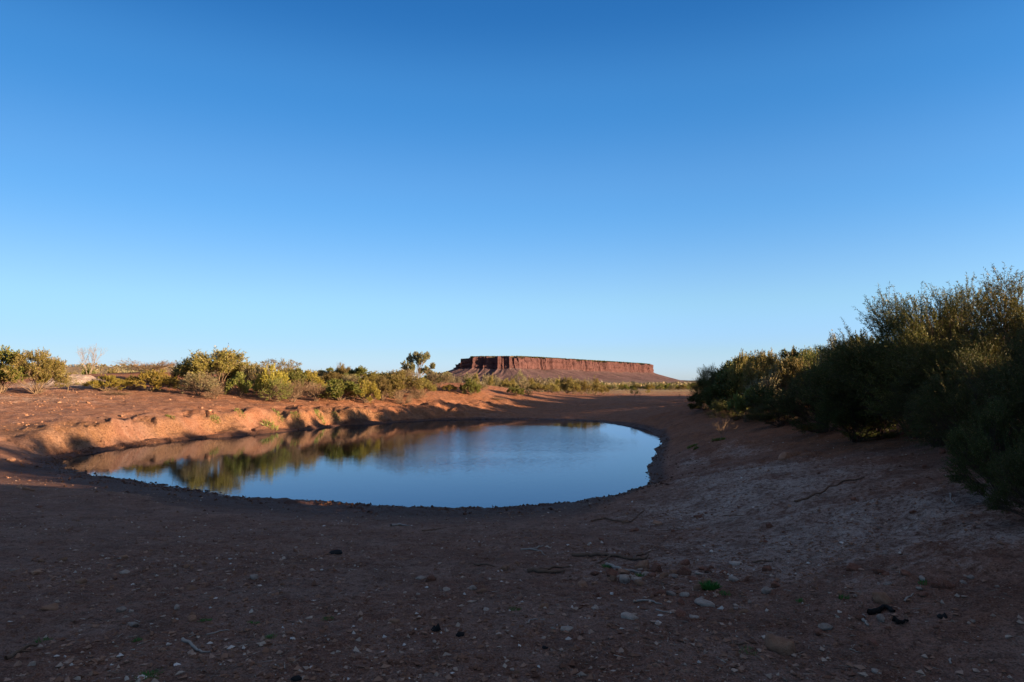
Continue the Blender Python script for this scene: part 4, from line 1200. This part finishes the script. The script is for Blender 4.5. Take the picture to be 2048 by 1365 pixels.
LMK = [(1552,1300,'the largest near rock'),(1314,1146,'the stone heap'),(1418,1177,'the bright grass tuft'),(1764,1225,'the black burnt branch'),(1757,1147,'the far right slab group'),(1885,1172,'the tilted red slab'),
       (1256,1237,'the broad pale flat stone'),(872,1264,'the piled black dung'),(1090,1298,'the rightmost black dung'),(671,1109,'the flat black dung'),(862,1162,'the long red-brown stone'),(950,1183,'the pale pointed stone'),
       (392,1300,'the curved grey stick'),(102,1219,'the long lower-left tan stone'),(248,1117,'the upper-left tan flat stone'),(60,1310,'the dark bark strip'),(510,1161,'the whitish centre-left stone'),(268,1253,'the pale flat-topped stone'),
       (582,1324,'the bottom centre-left tan stone'),(800,1052,'the pale margin stick'),(1058,1102,'the knotted root-like stick'),(1210,1118,'the long dark fallen branch'),(1230,1045,'the long crooked stick'),(1312,1050,'the tan flat slope-foot stone'),
       (1395,1035,'the flat red slope stone'),(1660,980,'the long thin dark branch'),(1539,1056,'the bright red slope stone'),(1912,1003,'the pale hooked twig'),(1884,908,'the orange-red boulder'),(1570,918,'the pale orange outcrop'),
       (150,768,'the pale clay mound'),(76,785,'the olive-brown feathery shrub'),(212,785,'the low yellow-green shrub'),(305,783,'the golden yellow shrub'),(410,785,'the pale grey-green bush'),(480,832,'the clay bank crest weed'),
       (550,798,'the big yellow-topped shrub'),(682,800,'the bright green dome bush'),(796,798,'the wide feathery olive shrub'),(850,795,'the end of the shrub row'),(1752,1348,'the pale lower-right chip'),(1900,1322,'the tiny bottom-right stick')]
todo = []
for nm, (a, b), (c, d), n, (w0, w1), kinds, lab in regs:
    for i in range(n):
        px, py = g.uniform(a, b), g.uniform(c, d)
        k = kinds[i % len(kinds)]; fl = g.random() < 0.5; w = w0 + (w1 - w0) * g.random() ** 2.2
        ds_ = [math.hypot(px - q[0], (py - q[1]) * 1.6) for q in LMK]; j = int(np.argmin(ds_))
        dx, dy = px - LMK[j][0], (py - LMK[j][1]) * 1.6
        side = ('left of' if dx < 0 else 'right of') if abs(dx) > abs(dy) else ('beyond' if dy < 0 else 'in front of')
        todo.append([{'red': 'reddish', 'tan': 'tan', 'pale': 'pale'}[k] + (' flat' if fl else ' rounded') + ' stone ' + side + ' ' + LMK[j][2], ds_[j], px, py, w, k, fl, i % 7, 'small stones ' + nm])
todo.sort(key=lambda q: (q[0], q[1]))
cnt = {}
for q in todo: cnt[q[0]] = cnt.get(q[0], 0) + 1
seen = {}
for lab, dd, px, py, w, k, fl, v, grp in todo:
    j = seen.get(lab, 0); seen[lab] = j + 1
    full = lab if cnt[lab] == 1 else lab + (', nearest to it' if j == 0 else ', %s nearest to it' % ordn(j))
    p = gp(px, py)
    stone_at(p[0], p[1], w, k, v, full, grp, fl, z=p[2])

OV = np.array([(1,0,0),(-1,0,0),(0,1,0),(0,-1,0),(0,0,1),(0,0,-1)], float)
OF = np.array([(0,2,4),(2,1,4),(1,3,4),(3,0,4),(2,0,5),(1,2,5),(3,1,5),(0,3,5)])
def bits(name, pts, R, mat, label, cat, g, flat=0.6, sink=0.2):
    n = len(pts)
    a = g.random(n) * 6.28
    V = OV[None] * (1 + 0.35 * g.normal(size=(n, 6, 1))) + 0.25 * g.normal(size=(n, 6, 3))
    V = V * R[:, None, None] * np.array([1, 0.8, flat])
    c, s = np.cos(a)[:, None], np.sin(a)[:, None]
    V = np.stack([V[..., 0] * c - V[..., 1] * s, V[..., 0] * s + V[..., 1] * c, V[..., 2]], -1)
    V = V + pts[:, None]; V[..., 2] += (R * sink)[:, None]
    F = (np.arange(n)[:, None, None] * 6 + OF[None]).reshape(-1, 3)
    tag(link(name, mesh_np(name, V.reshape(-1, 3), F, False, [mat])), label, cat, kind='stuff')

def view_scatter(n, g, r0, r1, a0, a1, power=1.0):
    az = np.radians(g.uniform(a0, a1, n)); r = r0 * (r1 / r0) ** (g.random(n) ** power)
    x, y = r * np.sin(az), r * np.cos(az)
    return x, y, ground_z(x, y)

def crumb_material(name, cols):
    t = NT(name)
    isl = t.n('NewGeometry').outputs['Random Per Island']
    t.bsdf(t.ramp(isl, cols), 0.95, 0.1)
    return t.m
MP = crumb_material('pebble_mix', [(0.0, (0.13, 0.06, 0.04)), (0.45, (0.22, 0.11, 0.07)), (0.75, (0.30, 0.17, 0.12)), (0.96, (0.38, 0.28, 0.22)), (1.0, (0.58, 0.50, 0.45))])
MC = crumb_material('mud_crumbs', [(0.0, (0.050, 0.024, 0.017)), (0.5, (0.095, 0.045, 0.030)), (1.0, (0.15, 0.078, 0.052))])
ML = crumb_material('litter', [(0.0, (0.05, 0.035, 0.028)), (0.6, (0.15, 0.10, 0.07)), (0.9, (0.30, 0.24, 0.19)), (1.0, (0.42, 0.36, 0.30))])
x, y, z = view_scatter(60000, g, 3.2, 24, -44, 44)
k = z > 0.25
dens = vnoise(x * 0.7, y * 0.7, 91)
k &= g.random(len(x)) < 0.15 + 1.3 * dens ** 1.5
x, y, z = x[k], y[k], z[k]
bits('pebbles', np.stack([x, y, z], 1), 0.004 + 0.024 * g.random(len(x)) ** 4, MP, 'gravel and tiny pebbles scattered over the shaded ground', 'gravel', g)
az = np.radians(g.uniform(-42, 6, 11000)); r = g.uniform(26, 62, 11000); x, y = r * np.sin(az), r * np.cos(az); z = ground_z(x, y)
k = (z > 0.9) & (vnoise(x * 0.5, y * 0.5, 92) > 0.33); x, y, z = x[k], y[k], z[k]
bits('bank_gravel', np.stack([x, y, z], 1), 0.012 + 0.045 * g.random(len(x)) ** 4, crumb_material('bank_gravel_mix', [(0.0, (0.20, 0.08, 0.045)), (0.6, (0.32, 0.17, 0.10)), (0.95, (0.33, 0.18, 0.11)), (1.0, (0.42, 0.29, 0.20))]),
     'loose gravel and rubble on the sunlit left bank', 'gravel', g)
# mud clods along the trampled margin
sr = resample(shore, 0.05)
n = 20000
i = g.integers(0, len(sr), n); t_ = np.roll(sr, -1, 0) - np.roll(sr, 1, 0); t_ /= np.linalg.norm(t_, axis=1)[:, None]; nr_ = np.stack([t_[:, 1], -t_[:, 0]], 1)
if inside(sr[:1] + nr_[:1] * 0.3, shore)[0]: nr_ = -nr_
off = g.exponential(0.8, n) - 0.12
south = (sr[i, 1] < 24)
off = np.where(south, off * 1.35, off * 0.35)
q = sr[i] + nr_[i] * off[:, None] + g.normal(size=(n, 2)) * 0.05
keep = (off < 3.6) & ((sr[i, 0] < 2) | (sr[i, 1] < 19) | (g.random(n) < 0.25)) & ((sr[i, 1] < 34) | (g.random(n) < 0.35)) & (vnoise(q[:, 0] * 1.7, q[:, 1] * 1.7, 95) > 0.25 + 0.12 * off)
q, off = q[keep], off[keep]
z = np.maximum(ground_z(q[:, 0], q[:, 1]), -0.012)
bits('mud_clods', np.column_stack([q, z]), 0.008 + 0.045 * g.random(len(q)) ** 3.2, MC, 'dark trampled mud clods around the waterline', 'mud', g, 0.62, 0.15)
# leaf litter and twigs
x, y, z = view_scatter(11000, g, 3.2, 20, -44, 44)
k = (z > 0.3) & (vnoise(x * 0.9 + 4, y * 0.9, 93) > 0.35)
A_ = np.stack([x, y, z + 0.006], 1)[k]
a = g.random(len(A_)) * 6.28; L = 0.02 + 0.09 * g.random(len(A_)) ** 2
B_ = A_ + np.stack([np.cos(a) * L, np.sin(a) * L, 0.10 * L * g.normal(size=len(A_))], 1)
bb = Buf(); strips(bb, A_, B_, 0.0015 + 0.0015 * g.random(len(A_)), g)
tag(link('leaf_litter', bb.mesh('leaf_litter', ML)), 'fine dead twigs and leaf litter on the shaded ground', 'litter', kind='stuff')

# fallen sticks, traced over the ground
WOODS = {'grey': bark_material('weathered_grey_wood', (0.22, 0.17, 0.14), (0.36, 0.30, 0.26)),
         'brown': bark_material('weathered_brown_wood', (0.09, 0.05, 0.035), (0.18, 0.11, 0.075)),
         'burnt': bark_material('burnt_wood', (0.006, 0.005, 0.005), (0.02, 0.017, 0.015))}
for pts, r, mt, lab, forks in [
    ([(1145,1115),(1180,1116),(1215,1115),(1250,1120),(1290,1121),(1296,1113)], 0.024, 'brown', 'long dark fallen branch lying above the stone heap', [[(1268,1120),(1285,1111),(1300,1106)], [(1214,1117),(1205,1126),(1190,1133)]]),
    ([(1212,1132),(1226,1137),(1245,1143),(1262,1146),(1282,1148)], 0.022, 'grey', 'crooked tan branch running into the stone heap', []),
    ([(1060,1145),(1080,1149),(1105,1148),(1125,1146)], 0.026, 'brown', 'short thick dark log left of the stone heap', [[(1085,1143),(1110,1139),(1140,1136)]]),
    ([(1272,1205),(1300,1204),(1312,1208),(1324,1213)], 0.009, 'grey', 'pale bent stick below the stone heap', []),
    ([(1312,1223),(1330,1225),(1345,1228)], 0.007, 'grey', 'thin grey stick above the long flat red stone', []),
    ([(950,1133),(970,1133),(988,1136)], 0.013, 'brown', 'short straight stick in the middle foreground', []),
    ([(783,1053),(800,1051),(818,1053)], 0.020, 'grey', 'pale stick on the bare ground near the water margin', []),
    ([(845,1064),(870,1060),(893,1057)], 0.010, 'brown', 'thin dark stick right of the pale one near the margin', []),
    ([(1042,1102),(1058,1100),(1075,1098),(1086,1093)], 0.014, 'grey', 'knotted root-like stick in the middle distance of the shade', [[(1080,1104),(1092,1112)]]),
    ([(365,1285),(378,1292),(392,1305),(405,1308),(422,1308)], 0.012, 'grey', 'curved grey stick in the lower left foreground', []),
    ([(12,1324),(30,1312),(50,1300),(75,1294)], 0.014, 'brown', 'dark bark strip near the bottom left corner', [[(40,1306),(60,1310)]]),
    ([(412,1272),(440,1266),(458,1262)], 0.006, 'grey', 'thin straight stick left of the centre foreground', []),
    ([(1183,1045),(1210,1038),(1222,1045),(1262,1046),(1280,1030),(1290,1022)], 0.016, 'brown', 'long crooked stick at the water end of the clay bank', []),
    ([(1590,1007),(1640,989),(1680,969),(1728,957)], 0.018, 'brown', 'long thin dark branch lying across the right clay bank', []),
    ([(1445,1034),(1465,1035),(1485,1033)], 0.008, 'brown', 'thin dark twig on the lower clay slope', []),
    ([(1508,1127),(1528,1127),(1545,1128)], 0.012, 'brown', 'dark stick at the foot of the clay slope', []),
    ([(1728,1237),(1726,1244),(1731,1250),(1736,1254)], 0.013, 'grey', 'curved grey stick end beside the burnt wood', []),
    ([(1735,1233),(1755,1229),(1772,1222),(1785,1227)], 0.024, 'burnt', 'black burnt branch in the right foreground', []),
    ([(1785,1250),(1800,1252),(1815,1250)], 0.018, 'burnt', 'small black burnt stick right of the burnt branch', []),
    ([(1810,1205),(1816,1197),(1826,1192)], 0.008, 'grey', 'short curved grey stick above the burnt branch', []),
    ([(1900,1322),(1901,1330),(1902,1334)], 0.007, 'grey', 'tiny pale stick in the bottom right foreground', []),
    ([(1700,1303),(1708,1304),(1716,1307)], 0.006, 'grey', 'short white splinter right of the largest rock', []),
    ([(1460,1288),(1480,1290),(1494,1290)], 0.009, 'brown', 'dark stick above and left of the largest rock', []),
    ([(1055,1249),(1060,1243),(1075,1241),(1090,1241)], 0.006, 'grey', 'thin hooked pale stick in the centre foreground', []),
    ([(20,1144),(30,1141),(40,1140)], 0.006, 'grey', 'thin white stick near the left edge', []),
    ([(1330,1064),(1350,1058),(1370,1059)], 0.008, 'brown', 'small dark twig above the stony strip by the clay slope', []),
    ([(1900,990),(1902,1002),(1912,1012)], 0.010, 'grey', 'pale hooked twig at the edge of the black bush', []),
]:
    root = bpy.data.objects.new('fallen_stick', None)
    P3 = np.array([gp(*p) for p in pts]); c0 = P3[0].copy()
    root.location = c0; COL.objects.link(root); tag(root, lab, 'stick')
    def wiggle(Q, r):
        s = np.linspace(0, 1, len(Q)); t = np.linspace(0, 1, len(Q) * 4)
        R = np.stack([np.interp(t, s, Q[:, k]) for k in range(3)], 1)
        R += rng.normal(size=R.shape) * r * 0.35
        R[:, 2] = ground_z(R[:, 0], R[:, 1]) + r * 0.7
        return R - c0
    b = Buf(); R0 = wiggle(P3, r); tube(b, R0, r, r * 0.45, 7)
    link('stem', b.mesh('stick_stem', WOODS[mt], True), root)
    for f in forks:
        b = Buf(); Q = wiggle(np.array([gp(*p) for p in f]), r * 0.6)
        Q[0] = R0[np.argmin(((R0 - Q[0]) ** 2).sum(1))]
        tube(b, Q, r * 0.6, r * 0.2, 5); link('side_branch', b.mesh('stick_branch', WOODS[mt], True), root)

# dung
MD = crumb_material('black_dung', [(0.0, (0.008, 0.008, 0.009)), (1.0, (0.02, 0.018, 0.018))])
def dung(px, py, wpx, n, lab, hgt=0.5):
    q = gp(px, py); w = wpx / FPX * q[1]
    gg = np.random.default_rng(int(px)); V, F = ico(2)
    b = Buf()
    base = V * np.array([w * 0.46, w * 0.36, w * 0.13]); base *= (1 + 0.25 * fbm(V[:, 0] * 3, V[:, 1] * 3 + V[:, 2], 3, int(px)))[:, None]
    U = base.copy()
    for i in range(n):       # piled lumps merged into one continuous lumpy surface
        c = np.array([gg.uniform(-.28, .28) * w, gg.uniform(-.2, .2) * w])
        d = np.hypot(U[:, 0] - c[0], U[:, 1] - c[1])
        U[:, 2] += np.where(V[:, 2] > 0.1, w * hgt * 0.35 * np.exp(-(d / (0.11 * w)) ** 2), 0)
    b.add(U, F)
    o = link('dung_pat', b.mesh('dung_pat', MD, True), None, (q[0], q[1], q[2] + w * 0.03)); tag(o, lab, 'dung')
dung(872, 1264, 22, 6, 'black piled cattle dung left of two lumps in the centre foreground', 1.0)
dung(921, 1273, 22, 5, 'low black dung pat right of the piled one', 0.6)
dung(1090, 1298, 16, 4, 'small black dung pat farthest right in the centre foreground', 0.5)
dung(671, 1109, 28, 5, 'flat black dung pat in the left middle foreground', 0.35)
dung(1885, 1239, 22, 5, 'dark dung pat right of the burnt branch', 0.5)
dung(1295, 1361, 24, 4, 'dark dung pat at the bottom edge', 0.5) if False else None
dung(594, 1363, 26, 4, 'dark dung pat at the bottom edge left of centre', 0.5)

def weed(px, py, wpx, hpx, lab, blades=90, mat='weed', cat='weed', group=None):
    q = gp(px, py); w = wpx / FPX * q[1]; h = hpx / FPX * q[1]
    gg = np.random.default_rng(int(px * 3 + py)); b = Buf()
    a = gg.random(blades) * 6.28; r = w * 0.5 * gg.random(blades) ** 0.7
    p = np.stack([np.cos(a) * r, np.sin(a) * r, np.zeros(blades)], 1)
    zz = ground_z(q[0] + p[:, 0], q[1] + p[:, 1]) - q[2]; p[:, 2] = zz - 0.003
    d = unit(np.stack([np.cos(a) * 0.6, np.sin(a) * 0.6, np.ones(blades)], 1) + gg.normal(size=(blades, 3)) * 0.35)
    leaves(b, p, d, h, max(h * 0.13, 0.003 if q[1] < 12 else 0.03), gg)
    o = link('weed_tuft', b.mesh('weed_tuft', LM[mat]), None, tuple(q)); tag(o, lab, cat, group)
weed(1418, 1181, 26, 15, 'bright green grass tuft among the stones in the right foreground', 260)
for px, py, w, h, lab in [(1450,1190,20,6,'low green weed right of the bright grass tuft'),(1280,1154,14,7,'small green weed in front of the stone heap'),(1688,1199,16,8,'dark green weed left of the standing brown stone'),
    (1846,1172,14,6,'small green weed beside the white pebble on the right'),(300,1352,34,9,'green weed patch at the bottom left'),(290,1362,50,8,'low weed patch cut by the bottom edge at the left'),(508,1250,22,6,'low green weed in the left foreground, right of the tan stones'),
    (540,1278,20,6,'low green weed below another in the left foreground'),(656,1243,22,6,'small green weed in the centre left foreground'),(410,1243,20,6,'green weed right of the reddish tan stone'),(275,1285,14,5,'tiny weed under the pale flat-topped stone'),
    (85,1283,30,6,'faint weed patch near the left edge'),(1600,1206,14,5,'tiny weed in the right stony strip'),(1310,1304,36,5,'thin green weeds left of the largest rock') if False else (1495,1306,40,6,'thin green weeds left of the largest rock'),
    (1212,1135,14,6,'small green weed by the crooked branch'),(1030,1222,22,6,'grey-green dried plant clump in the middle foreground')]:
    weed(px, py, w, h, lab, 90)
for px, py, w, h, lab in [(540,852,34,14,'green weed clump in the notch of the left clay bank'),(556,838,26,9,'dark green weed on the upper notch of the left clay bank'),(640,838,24,12,'blue-green weed on the clay bank right of the notch'),
    (590,846,22,6,'thin weed on the clay bank face between two greener ones'),(672,842,20,7,'low weed at the right end of the clay bank face'),(480,832,26,6,'sparse weed on the crest of the clay bank'),(430,842,24,6,'sparse weed high on the pale clay face'),
    (340,842,22,6,'little weed on the left part of the pale clay face'),(1385,895,22,8,'green weed at the top of the small clay scarp by the water'),(1392,900,10,6,'bright green sprig on the small clay scarp'),(1437,882,30,9,'grey-green weed under the leafless twiggy bush')]:
    weed(px, py, w * 0.8, h * 0.6, lab, 130, 'green')
